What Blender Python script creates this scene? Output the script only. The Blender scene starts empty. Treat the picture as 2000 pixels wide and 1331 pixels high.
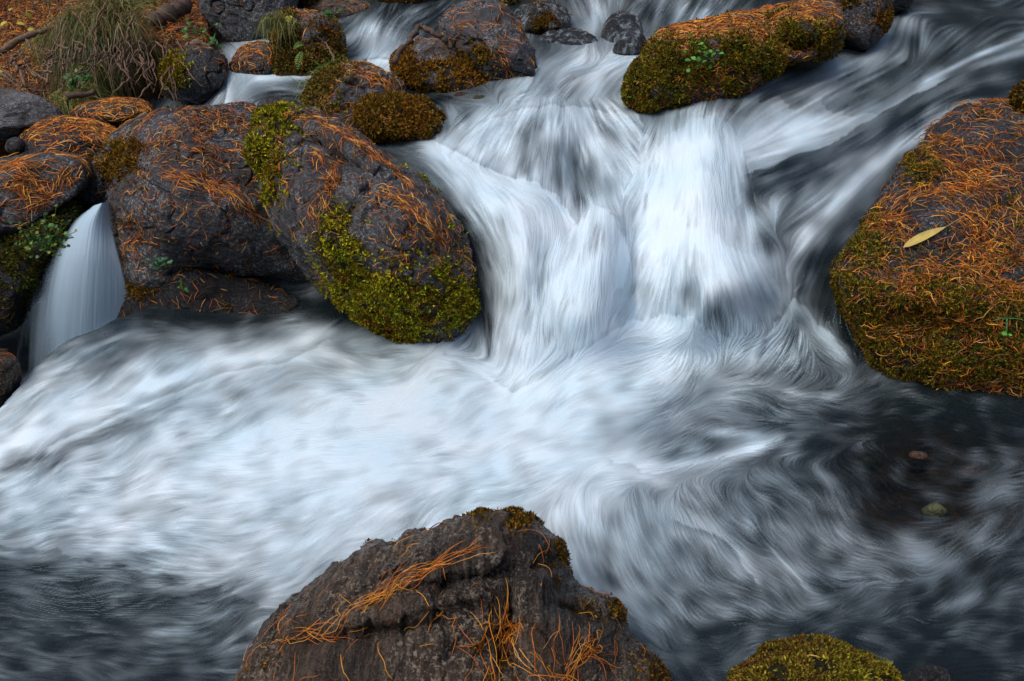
import bpy, math, random
import numpy as np
from mathutils import Vector, Matrix

# ------------------------------------------------------------------ camera, world, sun, exposure
SC = bpy.context.scene
COL = SC.collection
R = math.radians
PITCH = R(28.0)
CAM = np.array([0.0, 0.0, 1.30])
FPX = 2000 * 32.0 / 36.0
CX, CY = 1000.0, 665.5
cd = bpy.data.cameras.new("camera")
cam = bpy.data.objects.new("camera", cd)
COL.objects.link(cam)
cam.location = CAM
cam.rotation_euler = (R(90) - PITCH, 0, 0)
cd.lens = 32.0
cd.sensor_width = 36.0
cd.clip_start = 0.02
cd.clip_end = 300
SC.camera = cam

SUN_EL, SUN_AZ = R(58), R(-125)          # azimuth measured from +Y towards +X
w = bpy.data.worlds.new("World")
SC.world = w
w.use_nodes = True
nt = w.node_tree
sky = nt.nodes.new("ShaderNodeTexSky")
sky.sky_type = 'NISHITA'
sky.sun_disc = False
sky.sun_elevation = SUN_EL
sky.sun_rotation = SUN_AZ
sky.air_density = 1.0
sky.dust_density = 3.0
sky.ozone_density = 1.0
bg = nt.nodes["Background"]
bg.inputs[1].default_value = 0.11
nt.links.new(sky.outputs[0], bg.inputs[0])
sd = bpy.data.lights.new("sun", 'SUN')
sun = bpy.data.objects.new("sun", sd)
COL.objects.link(sun)
sd.energy = 1.1
sd.angle = R(50)
sd.color = (1.0, 0.95, 0.88)
sdir = Vector((math.sin(SUN_AZ) * math.cos(SUN_EL), math.cos(SUN_AZ) * math.cos(SUN_EL), math.sin(SUN_EL)))
sun.rotation_euler = sdir.to_track_quat('Z', 'Y').to_euler()
SC.view_settings.view_transform = 'Standard'
SC.view_settings.look = 'None'
SC.view_settings.exposure = 0.5
SC.view_settings.gamma = 1.0
SC.cycles.max_bounces = 6
SC.cycles.transparent_max_bounces = 12
SC.cycles.use_denoising = True

RNG = np.random.default_rng(11)

# ------------------------------------------------------------------ maths helpers
SP, CP = math.sin(PITCH), math.cos(PITCH)


def raydir(px, py):
    a = (np.asarray(px, float) - CX) / FPX
    b = -(np.asarray(py, float) - CY) / FPX
    d = np.stack([a + 0 * b, CP + b * SP, -SP + b * CP], -1)
    return d / d[..., 1:2]            # unit forward (Y) distance


def at(px, py, Y):
    Y = np.asarray(Y, float)
    return CAM + raydir(px, py) * Y[..., None]


def Yz(px, py, z):
    return (z - CAM[2]) / raydir(px, py)[..., 2]


def project(P):
    d = P - CAM
    f = d[..., 1] * CP - d[..., 2] * SP
    u = d[..., 1] * SP + d[..., 2] * CP
    f = np.maximum(f, 1e-3)
    return CX + FPX * d[..., 0] / f, CY - FPX * u / f


def _h(ix, iy, iz, s):
    n = (ix * 374761393 + iy * 668265263 + iz * 2147483647 + s * 974711) & 0xffffffff
    n = ((n ^ (n >> 13)) * 1274126177) & 0xffffffff
    n = ((n ^ (n >> 16)) * 2246822519) & 0xffffffff
    return ((n ^ (n >> 15)) & 0xffff) / 32767.5 - 1.0


def vnoise(p, s=0):
    f = np.floor(p).astype(np.int64)
    t = p - f
    t = t * t * t * (t * (t * 6 - 15) + 10)
    x, y, z = f[..., 0], f[..., 1], f[..., 2]
    out = 0
    for dx in (0, 1):
        wx = t[..., 0] if dx else 1 - t[..., 0]
        for dy in (0, 1):
            wy = t[..., 1] if dy else 1 - t[..., 1]
            for dz in (0, 1):
                wz = t[..., 2] if dz else 1 - t[..., 2]
                out = out + wx * wy * wz * _h(x + dx, y + dy, z + dz, s)
    return out


def fbm(p, sc, octv=4, s=0, gain=0.5):
    a, o, n = 1.0, 0, 0
    q = p * sc
    for k in range(octv):
        o = o + a * vnoise(q, s + k)
        n += a
        a *= gain
        q = q * 2.03 + 11.3
    return o / n


def ridged(p, sc, octv=3, s=0):
    a, o, n = 1.0, 0, 0
    q = p * sc
    for k in range(octv):
        o = o + a * (1 - 2 * np.abs(vnoise(q, s + k)))
        n += a
        a *= 0.55
        q = q * 2.1 + 5.1
    return o / n


def tps_fit(xy, v, lam=1e-3):
    xy = np.asarray(xy, float) / 1000.0
    n = len(xy)
    d = np.linalg.norm(xy[:, None] - xy[None], axis=-1)
    K = d * d * np.log(d + 1e-9)
    A = np.zeros((n + 3, n + 3))
    A[:n, :n] = K + lam * np.eye(n)
    A[:n, n] = 1
    A[:n, n + 1:] = xy
    A[n:, :n] = A[:n, n:].T
    b = np.zeros(n + 3)
    b[:n] = v
    c = np.linalg.solve(A, b)

    def f(x, y):
        x = np.asarray(x, float) / 1000.0
        y = np.asarray(y, float) / 1000.0
        o = c[n] + c[n + 1] * x + c[n + 2] * y
        for k in range(n):
            r2 = (x - xy[k, 0]) ** 2 + (y - xy[k, 1]) ** 2 + 1e-12
            o = o + c[k] * r2 * 0.5 * np.log(r2)
        return o
    return f


def smooth01(x):
    x = np.clip(x, 0, 1)
    return x * x * (3 - 2 * x)


def upsample(A, shape, x, y):
    """bilinear sample of A at float col x, row y"""
    H, W = A.shape[:2]
    x = np.clip(x, 0, W - 1.001)
    y = np.clip(y, 0, H - 1.001)
    i = y.astype(int)
    j = x.astype(int)
    fy = y - i
    fx = x - j
    if A.ndim == 3:
        fy = fy[..., None]
        fx = fx[..., None]
    return (A[i, j] * (1 - fx) + A[i, j + 1] * fx) * (1 - fy) + (A[i + 1, j] * (1 - fx) + A[i + 1, j + 1] * fx) * fy


# ------------------------------------------------------------------ blender helpers
def mesh_from(name, V, F, mats, parent=None, smooth=True, attrs=None, matidx=None):
    """V (n,3), F (m,k) int array, optional attrs dict name->(n,) or (n,3)"""
    me = bpy.data.meshes.new(name)
    V = np.ascontiguousarray(V, dtype=np.float32)
    F = np.ascontiguousarray(F, dtype=np.int32)
    m, k = F.shape
    me.vertices.add(len(V))
    me.vertices.foreach_set("co", V.ravel())
    me.loops.add(m * k)
    me.loops.foreach_set("vertex_index", F.ravel())
    me.polygons.add(m)
    me.polygons.foreach_set("loop_start", np.arange(m, dtype=np.int32) * k)
    me.polygons.foreach_set("loop_total", np.full(m, k, dtype=np.int32))
    me.update(calc_edges=True)
    me.polygons.foreach_set("use_smooth", np.full(m, bool(smooth)))
    for a, arr in (attrs or {}).items():
        arr = np.asarray(arr, dtype=np.float32)
        if arr.ndim == 1:
            at_ = me.attributes.new(a, 'FLOAT', 'POINT')
            at_.data.foreach_set("value", np.ascontiguousarray(arr))
        else:
            at_ = me.attributes.new(a, 'FLOAT_VECTOR', 'POINT')
            at_.data.foreach_set("vector", np.ascontiguousarray(arr).ravel())
    if not isinstance(mats, (list, tuple)):
        mats = [mats]
    for mm in mats:
        me.materials.append(mm)
    if matidx is not None:
        me.polygons.foreach_set("material_index", np.asarray(matidx, dtype=np.int32))
    me.update()
    o = bpy.data.objects.new(name, me)
    COL.objects.link(o)
    if parent is not None:
        o.parent = parent
        o.matrix_parent_inverse = parent.matrix_world.inverted()
    return o


def tag(o, label=None, cat=None, group=None, kind=None):
    if label:
        o['label'] = label
    if cat:
        o['category'] = cat
    if group:
        o['group'] = group
    if kind:
        o['kind'] = kind
    return o


def recenter(o, c):
    """put the object's origin at c without moving its mesh"""
    c = Vector([float(v) for v in c])
    o.data.transform(Matrix.Translation(-c))
    o.location = c
    bpy.context.view_layer.update()


def grid_faces(H, W, wrap=False):
    i, j = np.meshgrid(np.arange(H - 1), np.arange(W if wrap else W - 1), indexing='ij')
    j2 = (j + 1) % W
    a = i * W + j
    b = i * W + j2
    c = (i + 1) * W + j2
    d = (i + 1) * W + j
    return np.stack([a, b, c, d], -1).reshape(-1, 4)


class Surf:
    """a grid surface with param-space walking, for anything that lies on it"""

    def __init__(s, P, wrap, flip=False):
        s.P = P
        s.wrap = wrap
        H, W = P.shape[:2]
        s.H, s.W = H, W
        s.Pi = np.gradient(P, axis=0)
        if wrap:
            s.Pj = (np.roll(P, -1, 1) - np.roll(P, 1, 1)) / 2
        else:
            s.Pj = np.gradient(P, axis=1)
        n = np.cross(s.Pi, s.Pj)
        s.area = np.linalg.norm(n, axis=-1)
        n = n / (s.area[..., None] + 1e-12)
        s.N = -n if flip else n

    def samp(s, A, i, j):
        i = np.clip(i, 0, s.H - 1.001)
        j = np.mod(j, s.W) if s.wrap else np.clip(j, 0, s.W - 1.001)
        a = i.astype(int)
        b = j.astype(int) % s.W
        b2 = (b + 1) % s.W
        fi = i - a
        fj = j - np.floor(j)
        if A.ndim == 3:
            fi = fi[:, None]
            fj = fj[:, None]
        return (A[a, b] * (1 - fj) + A[a, b2] * fj) * (1 - fi) + (A[a + 1, b] * (1 - fj) + A[a + 1, b2] * fj) * fi

    def pick(s, dens, n, rng=RNG):
        pr = (s.area * np.maximum(dens, 0))
        pr[:3] = 0
        pr[-3:] = 0
        pr = pr.ravel()
        tot = pr.sum()
        if tot <= 0:
            return np.zeros(0), np.zeros(0)
        idx = rng.choice(len(pr), size=n, p=pr / tot)
        return idx // s.W + rng.random(n) - .5, idx % s.W + rng.random(n) - .5

    def walk(s, i, j, head, curv, length, nseg):
        """returns points (n,nseg+1,3), normals, and validity"""
        i = i.copy()
        j = j.copy()
        st = length / nseg
        pts, nrm = [], []
        ok = np.ones(len(i), bool)
        for k in range(nseg + 1):
            P = s.samp(s.P, i, j)
            N = s.samp(s.N, i, j)
            N = N / (np.linalg.norm(N, axis=1, keepdims=True) + 1e-9)
            pts.append(P)
            nrm.append(N)
            if k == nseg:
                break
            X = np.zeros_like(N)
            X[:, 0] = 1
            T = X - (X * N).sum(1, keepdims=True) * N
            T /= np.linalg.norm(T, axis=1, keepdims=True) + 1e-9
            B = np.cross(N, T)
            h = head + curv * k
            v = (np.cos(h)[:, None] * T + np.sin(h)[:, None] * B) * st[:, None]
            Pi = s.samp(s.Pi, i, j)
            Pj = s.samp(s.Pj, i, j)
            a = (Pi * Pi).sum(1) + 1e-12
            b = (Pi * Pj).sum(1)
            c = (Pj * Pj).sum(1) + 1e-12
            u1 = (Pi * v).sum(1)
            u2 = (Pj * v).sum(1)
            det = a * c - b * b + 1e-16
            di = (c * u1 - b * u2) / det
            dj = (a * u2 - b * u1) / det
            ok &= (np.abs(di) < 30) & (np.abs(dj) < 60)
            i = np.clip(i + np.clip(di, -30, 30), 0, s.H - 1)
            j = j + np.clip(dj, -60, 60)
        pts = np.stack(pts, 1)
        seg = np.linalg.norm(np.diff(pts, axis=1), axis=2)
        ok &= (seg.max(1) < st * 1.9)
        return pts, np.stack(nrm, 1), ok


def tubes(pts, rad, sides=3, taper=None):
    """pts (n,k,3), rad (n,) -> V,F ; sides-sided open tubes"""
    n, k, _ = pts.shape
    t = np.gradient(pts, axis=1)
    t /= np.linalg.norm(t, axis=2, keepdims=True) + 1e-9
    up = np.zeros_like(t)
    up[..., 2] = 1
    up[np.abs(t[..., 2]) > .9] = (1, 0, 0)
    a = np.cross(t, up)
    a /= np.linalg.norm(a, axis=2, keepdims=True) + 1e-9
    b = np.cross(t, a)
    if taper is None:
        taper = np.ones(k)
    r = (rad[:, None] * taper[None])[..., None]
    V = []
    for s_ in range(sides):
        an = 2 * math.pi * s_ / sides
        V.append(pts + r * (math.cos(an) * a + math.sin(an) * b))
    V = np.stack(V, 2).reshape(-1, 3)                # n,k,sides
    base = (np.arange(n)[:, None, None] * k + np.arange(k - 1)[None, :, None]) * sides
    q = np.arange(sides)[None, None]
    q2 = (q + 1) % sides
    F = np.stack([base + q, base + q2, base + sides + q2, base + sides + q], -1).reshape(-1, 4)
    return V, F


def limb(path, r0, r1, sides=8, seg=5, wob=0.0, rng=RNG):
    """tapered, slightly knotty closed branch along a 3-D path"""
    path = np.asarray(path, float)
    m = len(path)
    t = np.linspace(0, m - 1, (m - 1) * seg + 1)
    p = []
    for x in t:
        i = min(int(x), m - 2)
        f = x - i
        p0 = path[max(i - 1, 0)]
        p1 = path[i]
        p2 = path[i + 1]
        p3 = path[min(i + 2, m - 1)]
        p.append(0.5 * ((2 * p1) + (-p0 + p2) * f + (2 * p0 - 5 * p1 + 4 * p2 - p3) * f * f + (-p0 + 3 * p1 - 3 * p2 + p3) * f ** 3))
    p = np.array(p)
    p += rng.normal(0, 1, p.shape) * wob
    tp = np.linspace(r0, r1, len(p)) * (1 + .18 * rng.normal(0, 1, len(p)))
    V, F = tubes(p[None], np.ones(1), sides, np.abs(tp) + 1e-4)
    n = len(V)
    V = np.vstack([V, p[:1], p[-1:]])
    caps = []
    for q in range(sides):
        caps.append((n, n, (q + 1) % sides, q))
        b = n - sides
        caps.append((n + 1, n + 1, b + q, b + (q + 1) % sides))
    return V, F, np.array(caps)


def limb_obj(name, path, r0, r1, mat, parent=None, sides=7, seg=5, wob=0.0):
    V, F, caps = limb(path, r0, r1, sides, seg, wob)
    tri = [tuple(c[1:]) for c in caps]
    me = bpy.data.meshes.new(name)
    me.from_pydata([tuple(v) for v in V], [], [tuple(int(a) for a in f) for f in F] + [tuple(int(a) for a in f) for f in tri])
    me.polygons.foreach_set("use_smooth", [True] * len(me.polygons))
    me.materials.append(mat)
    o = bpy.data.objects.new(name, me)
    COL.objects.link(o)
    if parent is None:
        recenter(o, path[0])
    else:
        o.parent = parent
        o.matrix_parent_inverse = parent.matrix_world.inverted()
    return o


def empty(name, loc):
    o = bpy.data.objects.new(name, None)
    COL.objects.link(o)
    o.location = [float(v) for v in loc]
    o.empty_display_size = .05
    bpy.context.view_layer.update()
    return o


# ------------------------------------------------------------------ materials
class NB:
    def __init__(s, name):
        s.m = bpy.data.materials.new(name)
        s.m.use_nodes = True
        s.t = s.m.node_tree
        s.t.nodes.clear()
        s.out = s.t.nodes.new("ShaderNodeOutputMaterial")

    def n(s, typ, ins=None, **kw):
        nd = s.t.nodes.new(typ)
        for k, v in kw.items():
            setattr(nd, k, v)
        for k, v in (ins or {}).items():
            if isinstance(v, bpy.types.NodeSocket):
                s.t.links.new(v, nd.inputs[k])
            else:
                if isinstance(v, (tuple, list)) and len(v) == 3 and nd.inputs[k].type == 'RGBA':
                    v = (*v, 1)
                nd.inputs[k].default_value = v
        return nd

    def attr(s, name):
        return s.n("ShaderNodeAttribute", attribute_name=name)

    def math(s, op, a, b=0.0, c=0.0, clamp=False):
        return s.n("ShaderNodeMath", {0: a, 1: b, 2: c}, operation=op, use_clamp=clamp).outputs[0]

    def mix(s, f, a, b, mode='MIX'):
        nd = s.n("ShaderNodeMix", data_type='RGBA', blend_type=mode)
        for k, v in ((0, f), (6, a), (7, b)):
            if isinstance(v, bpy.types.NodeSocket):
                s.t.links.new(v, nd.inputs[k])
            else:
                if isinstance(v, (tuple, list)) and len(v) == 3:
                    v = (*v, 1)
                nd.inputs[k].default_value = v
        return nd.outputs[2]

    def ramp(s, f, stops):
        nd = s.n("ShaderNodeValToRGB", {0: f})
        e = nd.color_ramp.elements
        while len(e) < len(stops):
            e.new(0.5)
        for k, (p, c) in enumerate(stops):
            e[k].position = p
            e[k].color = (*c, 1) if len(c) == 3 else c
        return nd.outputs[0]

    def noise(s, vec, scale, detail=4, rough=.55, dist=0.0):
        return s.n("ShaderNodeTexNoise", {'Vector': vec, 'Scale': scale, 'Detail': detail, 'Roughness': rough, 'Distortion': dist}).outputs[0]

    def mapping(s, vec, scale=(1, 1, 1), rot=(0, 0, 0)):
        return s.n("ShaderNodeMapping", {'Vector': vec, 'Scale': scale, 'Rotation': rot}).outputs[0]

    def done(s, shader):
        s.t.links.new(shader, s.out.inputs[0])
        return s.m


def world_vec(b):
    return b.n("ShaderNodeNewGeometry").outputs['Position']


def rock_mat(name, c0, c1, speck=0.35, rough=.55, nrm=(.3, -.2, .9), brown=.25, lich=(.34, .35, .36), grain=.6, film=False):
    b = NB(name)
    P = world_vec(b)
    big = b.noise(P, 5, 4, .6)
    col = b.mix(b.ramp(big, [(.35, (0, 0, 0)), (.65, (1, 1, 1))]), c0, c1)
    # layered schist streaks
    nv = Vector(nrm).normalized()
    ta = nv.orthogonal().normalized()
    tb = nv.cross(ta)

    def dot(v, f):
        return b.math('MULTIPLY', b.n("ShaderNodeVectorMath", {0: P, 1: tuple(v)}, operation='DOT_PRODUCT').outputs['Value'], f)
    warp = b.math('MULTIPLY', b.noise(P, 6, 3, .6), 5.0)
    L = b.n("ShaderNodeCombineXYZ", {0: dot(ta, 14.0), 1: dot(tb, 14.0), 2: b.math('ADD', dot(nv, 120.0), warp)}).outputs[0]
    lay = b.noise(L, 1.0, 6, .7, .4)
    col = b.mix(b.math('MULTIPLY', b.ramp(lay, [(.50, (0, 0, 0)), (.64, (1, 1, 1))]), grain), col, (c1[0] * 2.1, c1[1] * 2.05, c1[2] * 2.0))
    col = b.mix(b.math('MULTIPLY', b.ramp(lay, [(.34, (1, 1, 1)), (.46, (0, 0, 0))]), grain), col, (c0[0] * .45, c0[1] * .45, c0[2] * .5))
    # brown staining
    st = b.noise(P, 9, 5, .6)
    col = b.mix(b.math('MULTIPLY', b.ramp(st, [(.5, (0, 0, 0)), (.68, (1, 1, 1))]), brown), col, (.11, .055, .028))
    # fine mineral grain and pale lichen specks
    g = b.noise(P, 240, 3, .7)
    col = b.mix(b.math('MULTIPLY', b.ramp(g, [(.3, (1, 1, 1)), (.55, (0, 0, 0))]), .6), col, (c0[0] * .35, c0[1] * .35, c0[2] * .38))
    g2 = b.noise(P, 120, 5, .75)
    m2 = b.noise(P, 7, 3, .6)
    sp = b.math('MULTIPLY', b.ramp(g2, [(.53, (0, 0, 0)), (.60, (1, 1, 1))]), b.ramp(m2, [(.42, (0, 0, 0)), (.60, (1, 1, 1))]))
    col = b.mix(b.math('MULTIPLY', sp, speck * 2, clamp=True), col, lich)
    # under-moss mat and wetness (on one boulder painted shade too) come from the mesh
    ms = b.attr("moss").outputs[2]
    mcol = b.mix(b.ramp(b.noise(P, 40, 4, .7), [(.4, (0, 0, 0)), (.65, (1, 1, 1))]), (.012, .009, .005), (.030, .031, .008))
    col = b.mix(b.math('MULTIPLY', ms, 1.3, clamp=True), col, mcol)
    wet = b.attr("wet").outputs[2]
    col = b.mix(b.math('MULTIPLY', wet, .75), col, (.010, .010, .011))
    if film:
        fn_ = b.noise(b.mapping(P, (34, 34, 5)), 1.0, 4, .65, .5)
        col = b.mix(b.math('MULTIPLY', b.ramp(fn_, [(.50, (0, 0, 0)), (.72, (1, 1, 1))]), .8), col, (.42, .50, .55))
    # bump
    h = b.math('ADD', b.math('MULTIPLY', lay, 1.0), b.math('MULTIPLY', b.noise(P, 90, 6, .7), .9))
    h = b.math('ADD', h, b.math('MULTIPLY', g, .25))
    bp = b.n("ShaderNodeBump", {'Strength': 1.0, 'Distance': .013, 'Height': h}).outputs[0]
    ro = b.math('ADD', b.math('MULTIPLY', wet, -.32), b.math('ADD', rough, b.math('MULTIPLY', b.math('SUBTRACT', g, .5), .3)))
    pr = b.n("ShaderNodeBsdfPrincipled", {'Base Color': col, 'Roughness': ro, 'Normal': bp, 'Specular IOR Level': .45})
    return b.done(pr.outputs[0])


def colattr_mat(name, rough=.5, spec=.4, trans=0.0, attr="col"):
    b = NB(name)
    c = b.attr(attr).outputs[0]
    pr = b.n("ShaderNodeBsdfPrincipled", {'Base Color': c, 'Roughness': rough, 'Specular IOR Level': spec})
    sh = pr.outputs[0]
    if trans > 0:
        tr = b.n("ShaderNodeBsdfTranslucent", {'Color': c})
        sh = b.n("ShaderNodeMixShader", {0: trans, 1: sh, 2: tr.outputs[0]}).outputs[0]
    return b.done(sh)


def bark_mat(name, c0, c1):
    b = NB(name)
    P = world_vec(b)
    n_ = b.noise(P, 90, 5, .7)
    col = b.mix(b.ramp(n_, [(.35, (0, 0, 0)), (.65, (1, 1, 1))]), c0, c1)
    bp = b.n("ShaderNodeBump", {'Strength': .7, 'Distance': .003, 'Height': n_}).outputs[0]
    return b.done(b.n("ShaderNodeBsdfPrincipled", {'Base Color': col, 'Roughness': .75, 'Normal': bp}).outputs[0])


M_ROCK = rock_mat("grey schist", (.026, .030, .038), (.082, .084, .092), .8, .46, brown=.16)
M_DARK = rock_mat("dark wet schist", (.014, .016, .021), (.042, .043, .048), .4, .38, brown=.2)
M_PALE = rock_mat("pale lichen rock", (.055, .055, .060), (.125, .122, .122), .75, .62, brown=.15)
M_BROWN = rock_mat("brown layered rock", (.020, .016, .014), (.125, .094, .070), .9, .34, lich=(.30, .25, .19), nrm=(1, -.1, .15), brown=.5, grain=.75)
M_SLATE = rock_mat("slanted slate", (.030, .033, .041), (.105, .104, .106), .6, .44, nrm=(.62, -.2, .75), brown=.3, grain=.8)
M_FILM = rock_mat("stone under a water film", (.016, .020, .026), (.05, .055, .06), .3, .3, film=True)
M_OLIVE = rock_mat("olive bed stone", (.10, .11, .04), (.22, .22, .08), .2, .6)
M_RUST = rock_mat("rusty bed stone", (.12, .05, .02), (.22, .10, .04), .2, .6)
M_NEEDLE = colattr_mat("dry pine needle", .45, .5)
M_MOSS = colattr_mat("moss", .8, .12, .25)
M_GRASS = colattr_mat("grass blade", .5, .35, .25)
M_LEAF = colattr_mat("leaf", .45, .45, .25)
M_BARK = bark_mat("dead wood", (.085, .045, .022), (.24, .15, .09))
M_BARKD = bark_mat("dark dead wood", (.04, .022, .014), (.12, .07, .045))

# ------------------------------------------------------------------ the river: shape
WX0, WX1, WY0, WY1, WST = -500, 2500, -150, 1500, 2.0
cp = []


def Z(px, py, z):
    cp.append((px, py, float(Yz(px, py, z))))


def D(px, py, Y):
    cp.append((px, py, Y))


for a in [(-500, 1500, -.10), (0, 1400, -.07), (0, 1180, -.08), (250, 1200, -.07), (500, 1331, -.03), (1000, 1331, -.03), (1500, 1331, 0), (2000, 1331, 0), (2500, 1500, 0),
          (-450, 1100, -.12), (100, 1070, -.03), (400, 1100, -.01), (800, 1000, .0), (1300, 1000, 0), (1800, 1000, 0), (2400, 1050, 0),
          (-60, 900, -.03), (150, 900, .0), (400, 860, .035), (650, 840, .05), (850, 850, .03), (1050, 850, .02), (1250, 850, .03), (1600, 850, .01), (2000, 850, 0), (2400, 850, 0),
          (60, 830, .02), (200, 760, .045), (330, 725, .07), (500, 700, .06), (700, 720, .05), (850, 690, .07), (980, 765, .01), (1120, 730, .03), (1280, 650, .06), (1400, 680, .04), (1560, 600, .14), (1530, 680, .05), (1650, 730, .02),
          (250, 650, .06), (400, 620, .06), (550, 615, .05), (700, 640, .04)]:
    Z(*a)
for a in [(1000, 680, 2.22), (1010, 560, 2.30), (1000, 460, 2.42), (940, 560, 2.42), (930, 480, 2.52), (1060, 560, 2.30), (1090, 450, 2.47), (1150, 620, 2.20), (1160, 520, 2.33), (1180, 425, 2.50), (1235, 560, 2.40), (1230, 470, 2.54),
          (900, 370, 2.68), (830, 300, 2.90), (980, 370, 2.66), (1060, 400, 2.60),
          (1110, 385, 2.74), (1100, 320, 2.86), (1085, 235, 3.02), (930, 260, 2.98), (960, 320, 2.84), (1200, 240, 3.05), (1230, 310, 2.86), (1240, 390, 2.66),
          (1100, 170, 3.40), (1210, 150, 3.50), (1200, 120, 3.70), (1050, 130, 3.60), (990, 190, 3.3), (1320, 90, 3.95),
          (1190, 70, 4.15), (1190, 10, 4.70), (1080, 60, 4.25), (1340, 5, 4.65), (1330, 50, 4.35), (1450, 20, 4.6), (1200, -100, 6.2), (600, -100, 6.4), (1700, -100, 6.2),
          (1330, 230, 3.00), (1390, 230, 2.90), (1440, 300, 2.76), (1340, 330, 2.72), (1300, 420, 2.56), (1390, 400, 2.56), (1460, 430, 2.56), (1350, 500, 2.42), (1420, 560, 2.30), (1370, 610, 2.26), (1480, 560, 2.32), (1530, 500, 2.44),
          (1500, 200, 3.12), (1560, 250, 2.96), (1650, 180, 3.30), (1600, 110, 3.65), (1700, 120, 3.60), (1740, 60, 3.95), (1790, 60, 3.98), (1800, 110, 3.72), (1900, 40, 4.25), (2050, 0, 4.5), (2000, 110, 3.62), (1900, 180, 3.22), (1780, 240, 3.0), (1700, 300, 2.84), (1560, 330, 2.76), (1500, 380, 2.64), (1600, 420, 2.58), (1590, 520, 2.42), (2300, 0, 4.5), (2300, 200, 3.4), (2000, 400, 2.75), (2100, 600, 2.45),
          (740, 40, 4.45), (735, 80, 4.22), (720, 125, 3.98), (830, 30, 4.6), (640, 150, 3.72), (520, 150, 3.72), (460, 130, 3.85), (540, 190, 3.42), (620, 210, 3.32),
          (900, 195, 3.38), (830, 260, 3.08), (720, 260, 3.1), (780, 220, 3.3),
          (400, 300, 3.25), (250, 400, 3.1), (420, 480, 2.85), (600, 480, 2.82), (700, 420, 2.92), (650, 560, 2.62), (560, 580, 2.6), (350, 560, 2.65),
          (0, 100, 5.3), (0, 200, 4.3), (200, 100, 5.2), (300, 30, 6.0), (-300, 100, 5.4), (-300, 300, 3.8), (0, 380, 3.5), (150, 400, 3.2)]:
    D(*a)
cp = np.array(cp)
fY = tps_fit(cp[:, :2], cp[:, 2], 2e-4)
gx = np.arange(WX0, WX1 + 1, WST)
gy = np.arange(WY0, WY1 + 1, WST)
cgx = np.arange(WX0, WX1 + 11, 10.)
cgy = np.arange(WY0, WY1 + 11, 10.)
cX, cY = np.meshgrid(cgx, cgy)
Yc = fY(cX, cY)
Yc = np.maximum(Yc, 0.55)
GX, GY = np.meshgrid(gx, gy)
WYM = upsample(Yc, None, (GX - WX0) / 10, (GY - WY0) / 10)


def blur(A, r):
    for _ in range(2):
        for ax in (0, 1):
            c = np.cumsum(np.pad(A, [(r + 1, r) if a == ax else (0, 0) for a in (0, 1)], mode='edge'), axis=ax)
            if ax == 0:
                A = (c[2 * r + 1:] - c[:-2 * r - 1]) / (2 * r + 1)
            else:
                A = (c[:, 2 * r + 1:] - c[:, :-2 * r - 1]) / (2 * r + 1)
    return A


WYM = blur(WYM, 6)


def pl_dist(X, Y_, pts):
    """distance to polyline, plus local direction and signed side"""
    best = np.full(X.shape, 1e9)
    side = np.zeros(X.shape)
    for (x0, y0), (x1, y1) in zip(pts[:-1], pts[1:]):
        dx, dy = x1 - x0, y1 - y0
        L = dx * dx + dy * dy + 1e-9
        t = np.clip(((X - x0) * dx + (Y_ - y0) * dy) / L, 0, 1)
        ex, ey = X - x0 - t * dx, Y_ - y0 - t * dy
        d = np.hypot(ex, ey)
        m = d < best
        best = np.where(m, d, best)
        side = np.where(m, np.sign(dx * ey - dy * ex), side)
    return best, side


for bx_, by_, rx_, ry_, am_ in [(1190, 510, 40, 90, .035), (1400, 540, 80, 70, .07), (1010, 520, 50, 120, .05), (1360, 320, 70, 70, .06), (1240, 560, 18, 60, -.05), (1350, 580, 16, 30, -.05), (1130, 330, 30, 50, -.04), (1280, 660, 90, 30, .04), (560, 690, 120, 14, .02), (250, 790, 120, 18, .03), (1340, 905, 120, 14, .015), (1550, 610, 30, 40, .03)]:
    WYM = WYM - am_ * np.exp(-((GX - bx_) / rx_) ** 2 - ((GY - by_) / ry_) ** 2)

# the pool spills over a lip on the left into a lower channel
LIP = [(-560, 1180), (-100, 880), (0, 797), (40, 752), (85, 700), (130, 665), (185, 640), (235, 596), (262, 560), (262, 420), (262, 300)]
ld, ls = pl_dist(GX, GY, LIP)
sd_ = ld * ls            # sign: which side
probe = np.argmin(np.abs(gy - 700)), np.argmin(np.abs(gx - 0))
if sd_[probe] > 0:
    sd_ = -sd_
low = (sd_ < 0) & (GY > 300) | (GX < 262) & (GY < 420) & (GY > 360)
Ylow = np.minimum(Yz(GX, GY, -.28 + 0 * GX), 3.3)
roll = smooth01(1 - np.clip(sd_, 0, 60) / 60) * .10 * smooth01((GY - 560) / 60)
WYM = np.where(low & (GY > 420), np.maximum(Ylow, WYM + .12), WYM + roll)

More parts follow.
